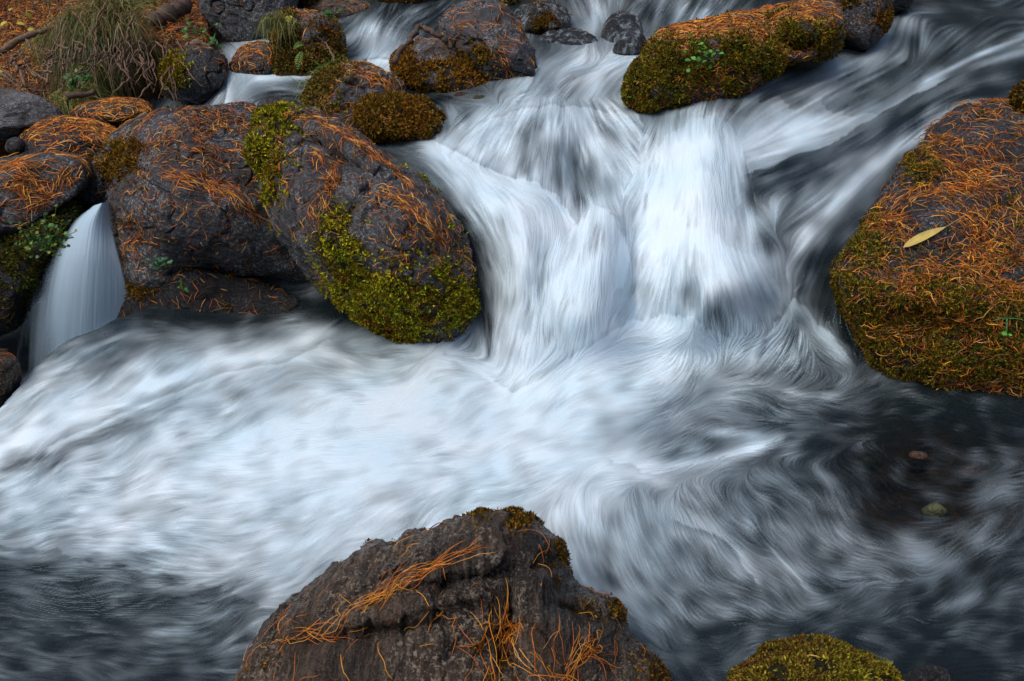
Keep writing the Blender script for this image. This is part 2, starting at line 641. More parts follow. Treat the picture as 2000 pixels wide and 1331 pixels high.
# ------------------------------------------------------------------ the river: which way it flows, where it foams or is painted lit and shaded
FLOW = [
    [(1330, 70), (1280, 100), (1200, 120), (1120, 150), (1050, 190), (1000, 215)], [(1270, 110), (1200, 160), (1150, 190)], [(1040, 110), (1010, 170), (960, 215)],
    [(1090, 120), (1060, 160), (1000, 200)],
    [(1180, -40), (1170, 40), (1160, 80), (1150, 110)], [(1130, 30), (1150, 70), (1165, 100)], [(1080, 60), (1150, 65), (1160, 110)], [(1170, 20), (1180, 60), (1130, 90)],
    [(1300, 5), (1290, 45)], [(1360, 5), (1330, 45)], [(1420, 10), (1380, 45)], [(1330, -60), (1310, 0)],
    [(1080, 210), (1000, 220), (930, 240), (895, 280), (870, 310)], [(1090, 210), (1010, 230), (960, 280), (930, 340)], [(1100, 210), (1050, 240), (1020, 300), (1010, 355)],
    [(1120, 210), (1090, 260), (1080, 380)], [(1150, 210), (1140, 270), (1150, 385)], [(1180, 210), (1190, 270), (1190, 380)], [(1210, 210), (1250, 250), (1250, 350)],
    [(790, 300), (840, 310), (900, 360), (950, 440), (970, 540), (975, 700)], [(840, 290), (920, 335), (990, 400), (1020, 500), (1010, 640), (1000, 760)],
    [(900, 310), (980, 355), (1050, 400), (1080, 480), (1060, 600), (1030, 740)], [(990, 350), (1080, 380), (1130, 450), (1130, 560), (1110, 680)],
    [(790, 340), (860, 400), (915, 480), (940, 580), (955, 680)],
    [(1130, 430), (1180, 410), (1220, 460), (1230, 520), (1200, 600), (1190, 650)], [(1160, 430), (1180, 500), (1150, 620), (1120, 700)],
    [(1270, 260), (1260, 330), (1230, 400), (1230, 470)], [(1330, 240), (1300, 330), (1290, 420), (1250, 480), (1230, 540)],
    [(1390, 240), (1370, 340), (1350, 430), (1290, 500), (1240, 570)], [(1430, 300), (1410, 400), (1380, 470), (1320, 540), (1280, 620)],
    [(1390, 470), (1380, 540), (1370, 620)], [(1430, 440), (1450, 520), (1440, 640)], [(1440, 380), (1490, 450), (1510, 540), (1490, 640)], [(1460, 420), (1520, 480), (1540, 570)],
    [(2150, 0), (2050, 60), (1900, 120), (1800, 170), (1700, 250), (1600, 310), (1480, 350), (1420, 370)], [(1950, 30), (1850, 110), (1750, 180), (1650, 250), (1530, 290), (1440, 300)],
    [(2200, -100), (2000, 0), (1900, 60), (1830, 120)], [(2000, 30), (1880, 20), (1790, 20)],
    [(1720, 90), (1680, 120), (1600, 150), (1500, 190), (1440, 240), (1420, 270)], [(1760, 120), (1650, 180), (1560, 230), (1480, 290)], [(1800, 140), (1700, 210), (1600, 260), (1480, 300)],
    [(2160, 140), (2060, 150), (1950, 180), (1880, 200), (1780, 250), (1690, 320), (1600, 400), (1530, 450)], [(1860, 220), (1740, 310), (1640, 400), (1580, 470), (1540, 520)],
    [(1760, 300), (1680, 400), (1600, 480), (1570, 560)], [(1790, 45), (1785, 110)], [(1740, 30), (1720, 90), (1690, 120)],
    [(1350, 650), (1250, 680), (1120, 730), (1000, 800), (850, 850), (700, 880)], [(1200, 680), (1080, 740), (990, 800)],
    [(1100, 700), (950, 770), (800, 830), (650, 860), (450, 900), (200, 960), (-50, 1020), (-400, 1080)],
    [(860, 650), (830, 700), (700, 700), (580, 690), (470, 710), (380, 740), (250, 820), (100, 890), (-50, 940), (-400, 1000)],
    [(950, 720), (850, 700), (780, 690)], [(900, 650), (850, 690), (800, 740), (680, 760), (500, 790), (350, 840)],
    [(640, 640), (560, 680), (440, 700), (330, 740), (200, 790), (60, 850), (-60, 900)], [(600, 630), (450, 640), (330, 660), (220, 700), (120, 750), (0, 820)],
    [(500, 610), (350, 620), (250, 640), (160, 680), (80, 740)], [(700, 900), (500, 940), (300, 1000), (100, 1040), (-50, 1050)],
    [(900, 930), (700, 980), (500, 1040), (300, 1070), (100, 1080)], [(1100, 880), (900, 900), (700, 930)], [(800, 1000), (650, 1080), (560, 1140), (480, 1200)],
    [(600, 1050), (450, 1120), (300, 1130), (150, 1110), (0, 1080)], [(550, 1180), (400, 1200), (250, 1180), (100, 1150), (-50, 1140)],
    [(480, 1280), (300, 1290), (150, 1260), (-30, 1250)], [(450, 1400), (250, 1380), (0, 1380)],
    [(1350, 640), (1400, 700), (1350, 760), (1250, 800), (1120, 850), (950, 880)], [(1600, 620), (1560, 700), (1450, 740), (1350, 780), (1200, 860), (1050, 900)],
    [(1560, 600), (1600, 660), (1650, 720)], [(1550, 580), (1520, 650), (1450, 720)], [(1700, 730), (1600, 770), (1500, 790), (1350, 800)],
    [(2100, 900), (1900, 850), (1750, 830), (1600, 830), (1450, 880), (1300, 930), (1150, 950)], [(1150, 950), (1150, 1050), (1200, 1150), (1300, 1250), (1350, 1330)],
    [(1250, 960), (1280, 1050), (1350, 1150), (1500, 1200), (1700, 1210)], [(1350, 960), (1420, 1050), (1500, 1120), (1560, 1200)],
    [(1500, 930), (1600, 1000), (1700, 1080), (1800, 1120), (1950, 1060), (2050, 1000)], [(1700, 900), (1800, 950), (1900, 960), (2050, 930)],
    [(1500, 1220), (1650, 1200), (1800, 1150), (1900, 1100), (2050, 1020)], [(1300, 1280), (1450, 1250), (1600, 1230)], [(1750, 1240), (1850, 1250), (2100, 1260)],
    [(760, 20), (745, 60), (720, 120)], [(780, 60), (760, 100), (700, 130)], [(840, 0), (790, 30), (770, 60)], [(680, 130), (620, 145), (540, 155), (470, 175), (430, 200)], [(440, 120), (470, 150), (450, 190)],
    [(860, 185), (980, 205)], [(870, 220), (880, 270), (840, 290)], [(700, 285), (800, 290), (850, 285)],
]
fcx = np.arange(WX0, WX1 + 11, 10.)
fcy = np.arange(WY0, WY1 + 11, 10.)
FX, FY = np.meshgrid(fcx, fcy)
sx = np.zeros(FX.shape)
sy = np.zeros(FX.shape)
for pl in FLOW:
    for (x0, y0), (x1, y1) in zip(pl[:-1], pl[1:]):
        dx, dy = x1 - x0, y1 - y0
        L = math.hypot(dx, dy) + 1e-6
        t = np.clip(((FX - x0) * dx + (FY - y0) * dy) / (L * L), 0, 1)
        d2 = (FX - x0 - t * dx) ** 2 + (FY - y0 - t * dy) ** 2
        wgt = 1.0 / (d2 + 90.0) ** 2.1 * min(L, 60)
        sx += wgt * dx / L
        sy += wgt * dy / L
ang_n = fbm(np.stack([FX / 90, FY / 90, 0 * FX], -1), 1.0, 3, 91) * .55
ang_n *= 1 - .65 * smooth01((FX - 1050) / 120) * smooth01((FY - 800) / 80)
calm = smooth01((FX - 1350) / 300) * smooth01((FY - 700) / 100)
ang_n *= (1 + .5 * calm) * (1 - .7 * smooth01((FX - 1400) / 80) * smooth01((640 - FY) / 80))
mg = np.hypot(sx, sy) + 1e-12
sx, sy = sx / mg, sy / mg
sx, sy = sx * np.cos(ang_n) - sy * np.sin(ang_n), sx * np.sin(ang_n) + sy * np.cos(ang_n)
ux = upsample(sx, None, (GX - WX0) / 10, (GY - WY0) / 10)
uy = upsample(sy, None, (GX - WX0) / 10, (GY - WY0) / 10)
mg = np.hypot(ux, uy) + 1e-9
ux, uy = (ux / mg).astype(np.float32), (uy / mg).astype(np.float32)



def inpoly(X, Y_, poly):
    ins = np.zeros(X.shape, bool)
    for (x0, y0), (x1, y1) in zip(poly, poly[1:] + poly[:1]):
        c = ((y0 > Y_) != (y1 > Y_)) & (X < (x1 - x0) * (Y_ - y0) / (y1 - y0 + 1e-9) + x0)
        ins ^= c
    return ins


# each tier of the cascade sheds its water in a fan of its own
wob = 9 * fbm(np.stack([GX / 40, GY / 40, 0 * GX], -1), 1.0, 2, 61)
for poly_, (ox, oy) in [
        ([(1262, 240), (1345, 215), (1440, 250), (1465, 330), (1475, 400), (1485, 503), (1407, 465), (1347, 436), (1290, 474), (1250, 430), (1240, 330)], (1372, -60)),
        ([(1236, 585), (1252, 525), (1290, 474), (1347, 436), (1407, 465), (1485, 503), (1518, 550), (1536, 600), (1510, 650), (1400, 655), (1300, 620), (1240, 640)], (1368, 300)),
        ([(1122, 432), (1158, 404), (1192, 412), (1219, 452), (1229, 507), (1212, 560), (1190, 615), (1182, 660), (1100, 690), (1085, 560)], (1190, 200)),
        ([(860, 300), (885, 225), (1000, 190), (1200, 195), (1258, 240), (1246, 330), (1205, 410), (1160, 402), (1122, 430), (1085, 385), (1050, 362), (997, 347), (930, 318)], (1088, 80))]:
    m = inpoly(GX + wob, GY + wob, poly_)
    dx, dy = GX - ox, GY - oy
    dl = np.hypot(dx, dy) + 1e-6
    ux = np.where(m, dx / dl, ux).astype(np.float32)
    uy = np.where(m, dy / dl, uy).astype(np.float32)
UX, UY = ux, uy

# water brightness, foam together with painted light and shade, every 50 px of the plan: (row y, first x, digits 0-9)
FOAM_SHADE = [
    (-25, 675, "1111"), (-25, 1075, "13522332111"), (-25, 1725, "111111"),
    (25, 675, "1321"), (25, 1075, "135223431"), (25, 1725, "121112"),
    (75, 425, "1"), (75, 675, "2641"), (75, 1025, "114344"), (75, 1675, "1531112"),
    (125, 425, "677432" "6"), (125, 1025, "76788"), (125, 1575, "366211221"),
    (175, 425, "46421"), (175, 825, "0112667742"), (175, 1425, "13543121100"),
    (225, 825, "01687766534725676312531"),
    (275, 775, "156884767668988886313431"),
    (325, 775, "24887544678999731244210"),
    (375, 825, "148997457999732353100"),
    (425, 875, "1488978799996353100"),
    (475, 875, "0288889899986431"),
    (525, 925, "27889978888751"),
    (575, 925, "37879967668851"),
    (625, 225, "211112223300"), (625, 925, "377799888787641"),
    (675, 125, "32234675788666885667999988765310"),
    (725, 75, "544677877667888988788998876433332210"),
    (775, 25, "5667886655788899998898877744422331110"),
    (825, 25, "77885467679999999988888764333222110000"),
    (875, 25, "875568878999999988888887665422211100"),
    (925, 25, "66777778888899988888888887543322111001"),
    (975, 25, "777777777778887777777776654433222110002"),
    (1025, 25, "666777777777777777777776655443333100122"),
    (1075, 25, "3456666676677777777666566533333333332 1".replace(" ", "")),
    (1125, 25, "1222334555666655555555644554333223421"),
    (1175, 25, "121122222355555555554444443332332221"),
    (1225, 25, "111112222343333333333333333222111211"),
    (1275, 25, "111111222322222222222333221111000010"),
    (1325, 25, "111111112222222222222222211111000000"),
    (1425, 25, "111111112222222222222222211111000000"),
]
num = np.zeros(FX.shape)
den = np.full(FX.shape, 1e-9)
for (yy, xx, s_) in FOAM_SHADE:
    for k, ch in enumerate(s_):
        x = xx + 50 * k
        m = (np.abs(FX - x) < 170) & (np.abs(FY - yy) < 170)
        ws = np.exp(-((FX[m] - x) ** 2 + (FY[m] - yy) ** 2) / (2 * 27.0 ** 2)) + 1e-6
        num[m] += ws * int(ch)
        den[m] += ws
foam = num / den
foam = np.where(den < 1e-6, 1.0, foam)
foam = upsample(foam, None, (GX - WX0) / 10, (GY - WY0) / 10)
FOAM_SHADE_STROKE = [  # foam streaks, plus recesses painted dark as shade
    ([(1175, 420), (1212, 450), (1224, 510), (1198, 600), (1185, 650)], 18, 9.4, .6), ([(1248, 520), (1240, 580), (1215, 640)], 11, 5.5, .8), ([(1350, 545), (1345, 605)], 14, 4.2, .9),
    ([(1365, 590), (1400, 620)], 12, 4.5, .7),
    ([(1050, 250), (1035, 300), (1025, 345)], 12, 3.6, .8), ([(1105, 290), (1110, 340), (1130, 385)], 20, 3.8, .8), ([(1165, 235), (1205, 272)], 9, 4, .9), ([(1150, 330), (1155, 385)], 12, 3.4, .8),
    ([(1000, 235), (1050, 245)], 6, 4.5, .7), ([(1070, 300), (1085, 355)], 8, 4.5, .6), ([(1015, 150), (990, 190)], 12, 5, .5), ([(1130, 160), (1100, 180)], 14, 5.2, .6), ([(1190, 165), (1230, 190)], 14, 3.0, .8),
    ([(640, 645), (560, 682), (440, 706), (330, 743), (200, 795), (60, 855), (-60, 905)], 15, 8.9, .95),
    ([(340, 770), (200, 842), (100, 890), (20, 908)], 17, 3.6, .9), ([(640, 672), (700, 692), (760, 690)], 11, 4.3, .8), ([(420, 665), (500, 655), (560, 660)], 9, 3.5, .6), ([(860, 690), (900, 740)], 16, 8.8, .8),
    ([(240, 655), (160, 690), (90, 752), (0, 815)], 7, 6, .8), ([(130, 690), (180, 720), (240, 700)], 18, 2.8, .7),
    ([(1200, 888), (1290, 918), (1400, 898), (1500, 868)], 13, 8.3, .9), ([(1180, 830), (1260, 840), (1330, 870)], 20, 4.6, .6),
    ([(1500, 1035), (1497, 1060), (1530, 1100), (1570, 1140), (1612, 1192)], 3, 6.0, .7), ([(1380, 1030), (1430, 1070), (1465, 1125)], 16, 6.3, .8), ([(1440, 1040), (1500, 1110), (1540, 1150)], 15, 2.8, .7),
    ([(1480, 745), (1560, 772), (1640, 778)], 7, 5.2, .8), ([(1390, 842), (1480, 852)], 10, 5.8, .8), ([(1450, 800), (1600, 810)], 9, 1.6, .8), ([(1780, 1075), (1840, 1100)], 22, 4.2, .8), ([(1930, 950), (1985, 985)], 13, 3.2, .8),
    ([(1620, 680), (1700, 745), (1800, 775)], 8, 2.6, .7), ([(1640, 830), (1700, 830)], 8, 3.6, .7), ([(1530, 890), (1620, 930)], 14, 3.0, .6), ([(1830, 1190), (1900, 1170)], 14, 3.2, .7),
    ([(1550, 572), (1520, 620), (1490, 680)], 15, 7.6, .85), ([(1560, 590), (1600, 640), (1645, 692)], 14, 5.8, .8), ([(1545, 655), (1555, 675)], 9, 2.6, .8), ([(1590, 600), (1640, 650)], 8, 1.2, .8), ([(1480, 730), (1560, 735)], 8, 2.0, .8),
    ([(1440, 300), (1530, 288), (1650, 245)], 15, 8.3, .8), ([(1470, 350), (1600, 305), (1750, 230), (1860, 175)], 16, 1.5, .95), ([(1865, 218), (1750, 290), (1650, 380), (1560, 480)], 13, 6.3, .85),
    ([(1900, 205), (1830, 225), (1790, 250)], 15, 6.3, .8), ([(2030, 60), (1900, 112), (1800, 165)], 6, 5.5, .85), ([(2030, 95), (1910, 128)], 9, 6.3, .9), ([(1980, 150), (1850, 175)], 12, 1.5, .8),
    ([(1480, 190), (1540, 175), (1640, 190)], 10, 3.2, .6), ([(1530, 190), (1600, 215), (1680, 210)], 10, 1.8, .8), ([(1500, 150), (1450, 200), (1425, 240)], 10, 2.5, .8),
    ([(795, 320), (868, 390), (912, 470), (932, 560), (948, 640)], 17, 1.4, .95), ([(905, 395), (925, 440)], 3, 6, .8), ([(830, 285), (900, 330), (980, 370), (1060, 400)], 11, 8.9, .9),
    ([(955, 560), (958, 700)], 8, 4.2, .6), ([(1200, 640), (1270, 625), (1340, 640), (1400, 682)], 18, 9.2, .85), ([(1395, 650), (1430, 660)], 6, 4, .7), ([(1050, 500), (1040, 640), (1010, 745)], 14, 6.6, .7),
    ([(1530, 345), (1500, 385), (1480, 365)], 12, 1.4, .8), ([(1470, 480), (1500, 520)], 12, 4.2, .6), ([(1290, 440), (1240, 540)], 10, 7.0, .5), ([(1210, 330), (1225, 400)], 14, 6.0, .6),
    ([(450, 130), (480, 125), (500, 145)], 14, 7.5, .9), ([(520, 150), (570, 142), (615, 150)], 10, 8.5, .9), ([(520, 190), (600, 190)], 12, 1.6, .8), ([(715, 55), (725, 100)], 16, 6.5, .8), ([(700, 120), (770, 118)], 10, 8.2, .9),
    ([(780, 80), (800, 100)], 10, 1.5, .8), ([(1390, 1060), (1300, 1000)], 20, 6.2, .4), ([(1180, 1120), (1220, 1200)], 22, 3.2, .6), ([(1290, 1100), (1330, 1170)], 22, 3.2, .6),
    ([(0, 1075), (120, 1095), (250, 1110), (400, 1150), (500, 1150)], 12, 3.0, .7), ([(150, 1140), (230, 1160), (400, 1180), (500, 1170)], 16, 1.0, .8), ([(0, 1110), (100, 1115)], 12, .8, .8),
    ([(120, 1300), (180, 1180)], 12, .5, .7), ([(880, 420), (900, 460)], 10, 1, .6), ([(1290, 8), (1278, 45)], 5, 6.5, .8), ([(1335, 10), (1318, 45)], 6, 6.0, .8), ([(1385, 12), (1360, 40)], 5, 5.5, .8), ([(1260, 10), (1240, 30)], 4, 5.5, .7),
    ([(1735, 35), (1722, 95), (1690, 118)], 11, 6.8, .9), ([(1770, 45), (1800, 60), (1815, 85)], 14, 6.0, .9), ([(1750, 70), (1760, 110)], 8, 2.0, .8),
    ([(1155, 0), (1180, 20), (1150, 60)], 9, 7.0, .8),
]
FOAM_SHADE_STROKE += [([(1470, 388), (1600, 322), (1750, 240), (1900, 172), (2060, 118)], 24, .8, .9), ([(1830, 60), (1900, 20), (2000, -20)], 40, 1.0, .7), ([(1900, 160), (2060, 140)], 20, .8, .8), ([(1500, 470), (1560, 420), (1600, 440)], 16, 2.0, .5), ([(1660, 440), (1600, 520), (1570, 560)], 22, .8, .7), ([(1028, 270), (1016, 330), (1022, 350)], 9, 2.4, .8), ([(1090, 300), (1095, 372)], 8, 2.4, .8), ([(1122, 320), (1130, 392)], 10, 2.2, .8), ([(1148, 335), (1160, 395)], 8, 3.0, .8), ([(1075, 240), (1060, 290)], 8, 4.5, .6), ([(400, 575), (560, 590), (720, 610)], 26, .1, 1), ([(300, 640), (450, 622), (560, 620)], 14, 1.2, .7), ([(1010, 440), (1040, 540), (1020, 700)], 40, 8.6, .45), ([(1330, 300), (1330, 420), (1400, 440)], 50, 9.4, .6), ([(1300, 530), (1450, 560)], 40, 8.6, .4), ([(950, 250), (920, 290)], 26, 8.4, .6), ([(1180, 720), (1300, 700)], 40, 8.9, .5)]  # dark streaks under the dome lip and in the cavity are painted shade
for pts_, wd, val, stg in FOAM_SHADE_STROKE:
    xs = [p[0] for p in pts_]
    ys = [p[1] for p in pts_]
    m = 3 * wd
    c0_, c1_ = np.searchsorted(gx, [min(xs) - m, max(xs) + m])
    r0_, r1_ = np.searchsorted(gy, [min(ys) - m, max(ys) + m])
    d_, _ = pl_dist(GX[r0_:r1_, c0_:c1_], GY[r0_:r1_, c0_:c1_], pts_)
    k_ = np.exp(-(d_ / wd) ** 2) * stg
    foam[r0_:r1_, c0_:c1_] = foam[r0_:r1_, c0_:c1_] * (1 - k_) + val * k_
foam = foam / 9.0
foam = np.where(low & (GY > 420), foam * .15, foam)


def lic(fields, steps, ux=None, uy=None):
    ux = UX if ux is None else ux
    uy = UY if uy is None else uy
    H, W = GX.shape
    ii, jj = np.meshgrid(np.arange(H, dtype=np.float32), np.arange(W, dtype=np.float32), indexing='ij')
    acc = [f.astype(np.float32).copy() for f in fields]
    flat = [f.astype(np.float32).ravel() for f in fields]
    n = 1.0
    for sgn in (1, -1):
        x, y = jj.copy(), ii.copy()
        idx = (ii * W + jj).astype(np.int64)
        fu, fv = ux.ravel(), uy.ravel()
        for k in range(steps):
            x += sgn * fu[idx]
            y += sgn * fv[idx]
            np.clip(x, 0, W - 1, out=x)
            np.clip(y, 0, H - 1, out=y)
            idx = (np.rint(y).astype(np.int64) * W + np.rint(x).astype(np.int64))
            wk = 1 - (k / steps) ** 2
            for q in range(len(fields)):
                acc[q] += wk * flat[q][idx]
            n += wk
    return [a / n for a in acc]


def norm(A):
    return (A - A.mean()) / (A.std() + 1e-9)


wn = np.random.default_rng(3)
n1 = wn.standard_normal(GX.shape)
n1 = norm(n1 + 1.2 * norm(blur(wn.standard_normal(GX.shape), 1)))
n3a = norm(blur(wn.standard_normal(GX.shape), 3))
n2 = norm(blur(wn.standard_normal(GX.shape), 1))
n3 = norm(blur(wn.standard_normal(GX.shape), 5))
n4 = norm(blur(wn.standard_normal(GX.shape), 14))
an1 = .22 * fbm(np.stack([GX / 60, GY / 60, 0 * GX], -1), 1.0, 2, 51)
an2 = (.30 + .22 * smooth01((GX - 1250) / 250) * smooth01((GY - 600) / 80)) * 1.4 * fbm(np.stack([GX / 60, GY / 60, 0 * GX], -1), 1.0, 3, 52)


def turned(a):
    c, s_ = np.cos(a), np.sin(a)
    return (UX * c - UY * s_).astype(np.float32), (UX * s_ + UY * c).astype(np.float32)


la, = lic([n1], 15, *turned(an1))
n1b = wn.standard_normal(GX.shape)
lb, = lic([n1b], 9, *turned(an2))
lc, sv = lic([n2, n3a], 13, *turned(-an1 - .08))
sv = norm(sv)
s3, fb = lic([n3, foam + .05 * n3 + .03 * n3a], 11)
s4, = lic([n4], 34)
lg, lg2 = lic([n1, n2], 36)
chute = smooth01((GX - 1400) / 80) * smooth01((640 - GY) / 80)
lmix = np.maximum(chute, .45 * smooth01((GX - 880) / 60) * smooth01((1480 - GX) / 80) * smooth01((GY - 380) / 60) * smooth01((760 - GY) / 60))
la = norm(la) * (1 - lmix) + norm(lg) * lmix
lc = norm(lc) * (1 - lmix) + norm(lg2) * lmix
lb = norm(lb) * (1 - .85 * chute)
la, lb, lc, s3, s4 = norm(la), norm(lb), norm(lc), norm(s3), norm(s4)
turb = smooth01((GX - 1150) / 300) * smooth01((GY - 560) / 120)       # broken, less silky water on the right
s1 = norm(la * (1 - .6 * turb) + lb * (.55 + .6 * turb))
s2 = norm(lc * (1 - .5 * turb) + lb * (.35 + .5 * turb))
LOBES = [  # shading painted along each lobe: bright rim, darker outer side
    ([(885, 300), (905, 268), (935, 243), (1000, 217), (1080, 205), (1160, 210), (1222, 224), (1262, 262)], 26, 7.6, 5, 4.8, .5, 5),
    ([(862, 283), (930, 318), (997, 347), (1050, 362), (1092, 385), (1122, 432)], 30, 8.8, 9, 5.8, .65, 5),
    ([(1132, 432), (1158, 406), (1192, 414), (1219, 452), (1229, 507), (1212, 560), (1190, 615), (1182, 660)], 30, 9.2, 16, 7.0, .5, 8),
    ([(1236, 575), (1252, 525), (1290, 472), (1347, 434), (1407, 463), (1480, 503), (1518, 550), (1536, 600)], 34, 8.7, 14, 7.4, .4, 10),
    ([(1830, 165), (1700, 237), (1600, 290), (1520, 322), (1475, 335)], 26, 6.8, 20, 2.0, .6, 6),
    ([(1180, 655), (1230, 627), (1290, 612), (1350, 622), (1402, 650)], 36, 9.4, 10, 7.2, .55, 8),
    ([(955, 735), (1000, 768), (1060, 738), (1120, 692), (1182, 658)], 26, 8.9, 10, 7.0, .7, 4),
    ([(1418, 245), (1455, 192), (1515, 182), (1550, 208), (1600, 200), (1628, 222), (1690, 222)], 22, 6.4, 14, 3.2, .35, 12),
    ([(1520, 862), (1440, 893), (1360, 915), (1290, 925), (1200, 900)], 15, 8.0, 12, 5.4, .5, 9),
    ([(560, 1205), (480, 1168), (400, 1142), (300, 1120), (200, 1104), (100, 1078), (-60, 1060)], 34, 5.2, 34, 2.2, .35, 14),
    ([(1470, 1130), (1440, 1085), (1400, 1045), (1330, 1020)], 20, 6.0, 12, 3.2, .7, 4),
    ([(1490, 690), (1515, 625), (1548, 574), (1580, 610), (1650, 690)], 22, 6.8, 8, 2.8, .55, 8),
    ([(1245, 420), (1262, 330), (1300, 262), (1345, 228), (1400, 222), (1440, 270), (1455, 330), (1440, 420)], 34, 9.0, 14, 6.8, .3, 14),
    ([(1052, 135), (1040, 160), (1010, 200)], 14, 7.5, 6, 2.8, .6, 4),
    ([(700, 122), (738, 114), (776, 120)], 10, 8.8, 4, 4.5, .8, 2),
    ([(440, 196), (444, 140), (462, 122), (482, 126), (510, 146), (560, 140), (610, 146)], 14, 8.4, 4, 3.2, .8, 3),
    ([(640, 668), (560, 705), (440, 728), (350, 760), (250, 800), (100, 870)], 12, 5.6, 16, 8.6, .6, 5),
    ([(850, 650), (870, 690), (915, 720), (955, 745)], 10, 7.6, 14, 8.8, .6, 4),
]
for pts_, wi, vi, wo, vo, stg, jit in LOBES:
    m = 3 * max(wi, wo)
    xs = [p[0] for p in pts_]
    ys = [p[1] for p in pts_]
    c0_, c1_ = np.searchsorted(gx, [min(xs) - m, max(xs) + m])
    r0_, r1_ = np.searchsorted(gy, [min(ys) - m, max(ys) + m])
    sl = (slice(r0_, r1_), slice(c0_, c1_))
    d_, sdn = pl_dist(GX[sl], GY[sl], pts_)
    ds = d_ * sdn + jit * .45 * (.8 * s3[sl] + .6 * s2[sl])
    al = smooth01(1 - (np.abs(d_) / m) ** 2) * stg
    inn = smooth01(ds / 4 + .5)
    k_ = (inn * np.exp(-(np.maximum(ds, 0) / wi) ** 2) * al)
    fb[sl] = fb[sl] * (1 - k_) + vi / 9 * k_
    k_ = ((1 - inn) * np.exp(-(np.minimum(ds, 0) / wo) ** 2) * al)
    fb[sl] = fb[sl] * (1 - k_) + vo / 9 * k_
fb = np.clip(fb, 0, 1)
mid = np.sqrt(np.clip(4 * fb * (1 - fb), 0, 1))
base = fb
fall = smooth01((GX - 780) / 120) * smooth01((1650 - GX) / 150) * smooth01((760 - GY) / 90)
fall = np.maximum(fall, smooth01((330 - GY) / 80))
patch = smooth01(.5 + .9 * fbm(np.stack([GX / 120, GY / 120, 0 * GX], -1), 1.0, 2, 77))
soft = 1 - .35 * smooth01((GX - 1080) / 80) * smooth01((GY - 780) / 80)
amp = soft * (.24 + .30 * patch + .40 * fall + .12 * turb)
am2 = .35 + 1.3 * smooth01(.5 + .8 * fbm(np.stack([GX / 30, GY / 30, 0 * GX], -1), 1.0, 2, 78))
b_ = base + mid * amp * am2 * (.062 * s1 + .046 * s2) + mid * (.3 + .7 * patch) * (.026 - .013 * turb) * sv + ((.004 + .012 * mid) * s3 + (.004 + .022 * mid) * s4) * (1 - .4 * smooth01((GY - 760) / 60) * smooth01((1150 - GX) / 100)) + (.004 + .010 * fall) * s1
b_ = b_ + .014 * la * smooth01((GY - 640) / 60) * smooth01((1200 - GX) / 100) * mid
b_ = np.clip(b_, 0.0, 1.04)
# little height ripples follow the same streaks
rel = amp * (.0001 * s2 + .0003 * s3) + (.0012 + .0025 * fall) * s4 + .0012 * turb * (.5 * s2 + s3)
WYM = WYM - rel * (.5 + .5 * WYM / 2.3)
WP = at(GX, GY, WYM)
FM = np.clip((np.clip(b_, 0, 1.05) * 1.02) ** 1.7, 0, 1)  # foam whiteness, with the painted light and shade still in it

b = NB("running water")
fa = b.attr("foam").outputs[2]
st = b.attr("streak").outputs[2]
P = world_vec(b)
tint = b.mix(b.ramp(b.noise(P, 5, 3, .6), [(.35, (0, 0, 0)), (.65, (1, 1, 1))]), (.62, .79, .89), (.73, .84, .91))
bpn = b.n("ShaderNodeBump", {'Strength': .35, 'Distance': .002, 'Height': st}).outputs[0]
foamS = b.n("ShaderNodeBsdfPrincipled", {'Base Color': tint, 'Roughness': .55, 'Specular IOR Level': .25, 'Normal': bpn}).outputs[0]
fr = b.n("ShaderNodeFresnel", {'IOR': 1.33, 'Normal': bpn}).outputs[0]
gl = b.n("ShaderNodeBsdfGlossy", {'Color': (.55, .72, .85), 'Roughness': .2, 'Normal': bpn}).outputs[0]
tr = b.n("ShaderNodeBsdfTransparent", {'Color': (.62, .60, .52)}).outputs[0]
body = b.n("ShaderNodeBsdfDiffuse", {'Color': (.014, .022, .026)}).outputs[0]
clear = b.n("ShaderNodeMixShader", {0: b.attr("murk").outputs[2], 1: tr, 2: body}).outputs[0]
clear = b.n("ShaderNodeMixShader", {0: fr, 1: clear, 2: gl}).outputs[0]
M_WATER = b.done(b.n("ShaderNodeMixShader", {0: fa, 1: clear, 2: foamS}).outputs[0])
murk = .72 - .62 * np.maximum(smooth01(1.25 - np.hypot((GX - 1820) / 260, (GY - 960) / 170)), np.maximum(smooth01(1.2 - np.hypot((GX - 910) / 110, (GY - 200) / 45)), smooth01(1.2 - np.hypot((GX - 560) / 80, (GY - 190) / 24))))
water = mesh_from("river_water", WP.reshape(-1, 3), grid_faces(*GX.shape)[:, ::-1], M_WATER, attrs={"foam": FM.ravel(), "murk": murk.ravel(), "streak": (s1 * .35 + s2 * .5 + s3 * .5).ravel()})
tag(water, "white silky stream water cascading through the boulders into the foaming pool", kind="structure")

# ------------------------------------------------------------------ the ground: stream bed, bank and unseen hills raised around
gp = []
for r_ in range(60, GX.shape[0], 90):
    for c_ in range(60, GX.shape[1], 110):
        if GX[r_, c_] < 560 and GY[r_, c_] < 330:
            continue
        p = WP[r_, c_]
        if p[1] < 5.5 and p[1] > .8:
            gp.append((p[0], p[1], p[2] - .14))
BANK = [(-300, 330, 3.1), (-300, 200, 3.5), (-300, 80, 4.2), (-300, -20, 5.0), (0, 290, 3.25), (0, 195, 3.62), (0, 110, 4.0), (0, 40, 4.45), (0, 0, 4.9), (120, 190, 3.68), (130, 110, 3.98), (120, 30, 4.5), (250, 195, 3.72), (250, 130, 3.90), (240, 60, 4.2), (240, 0, 4.9),
        (330, 100, 4.05), (390, 75, 4.25), (330, 30, 4.6), (420, 100, 4.15), (470, 20, 5.1), (380, 0, 5.0), (160, 260, 3.35), (240, 230, 3.5)]
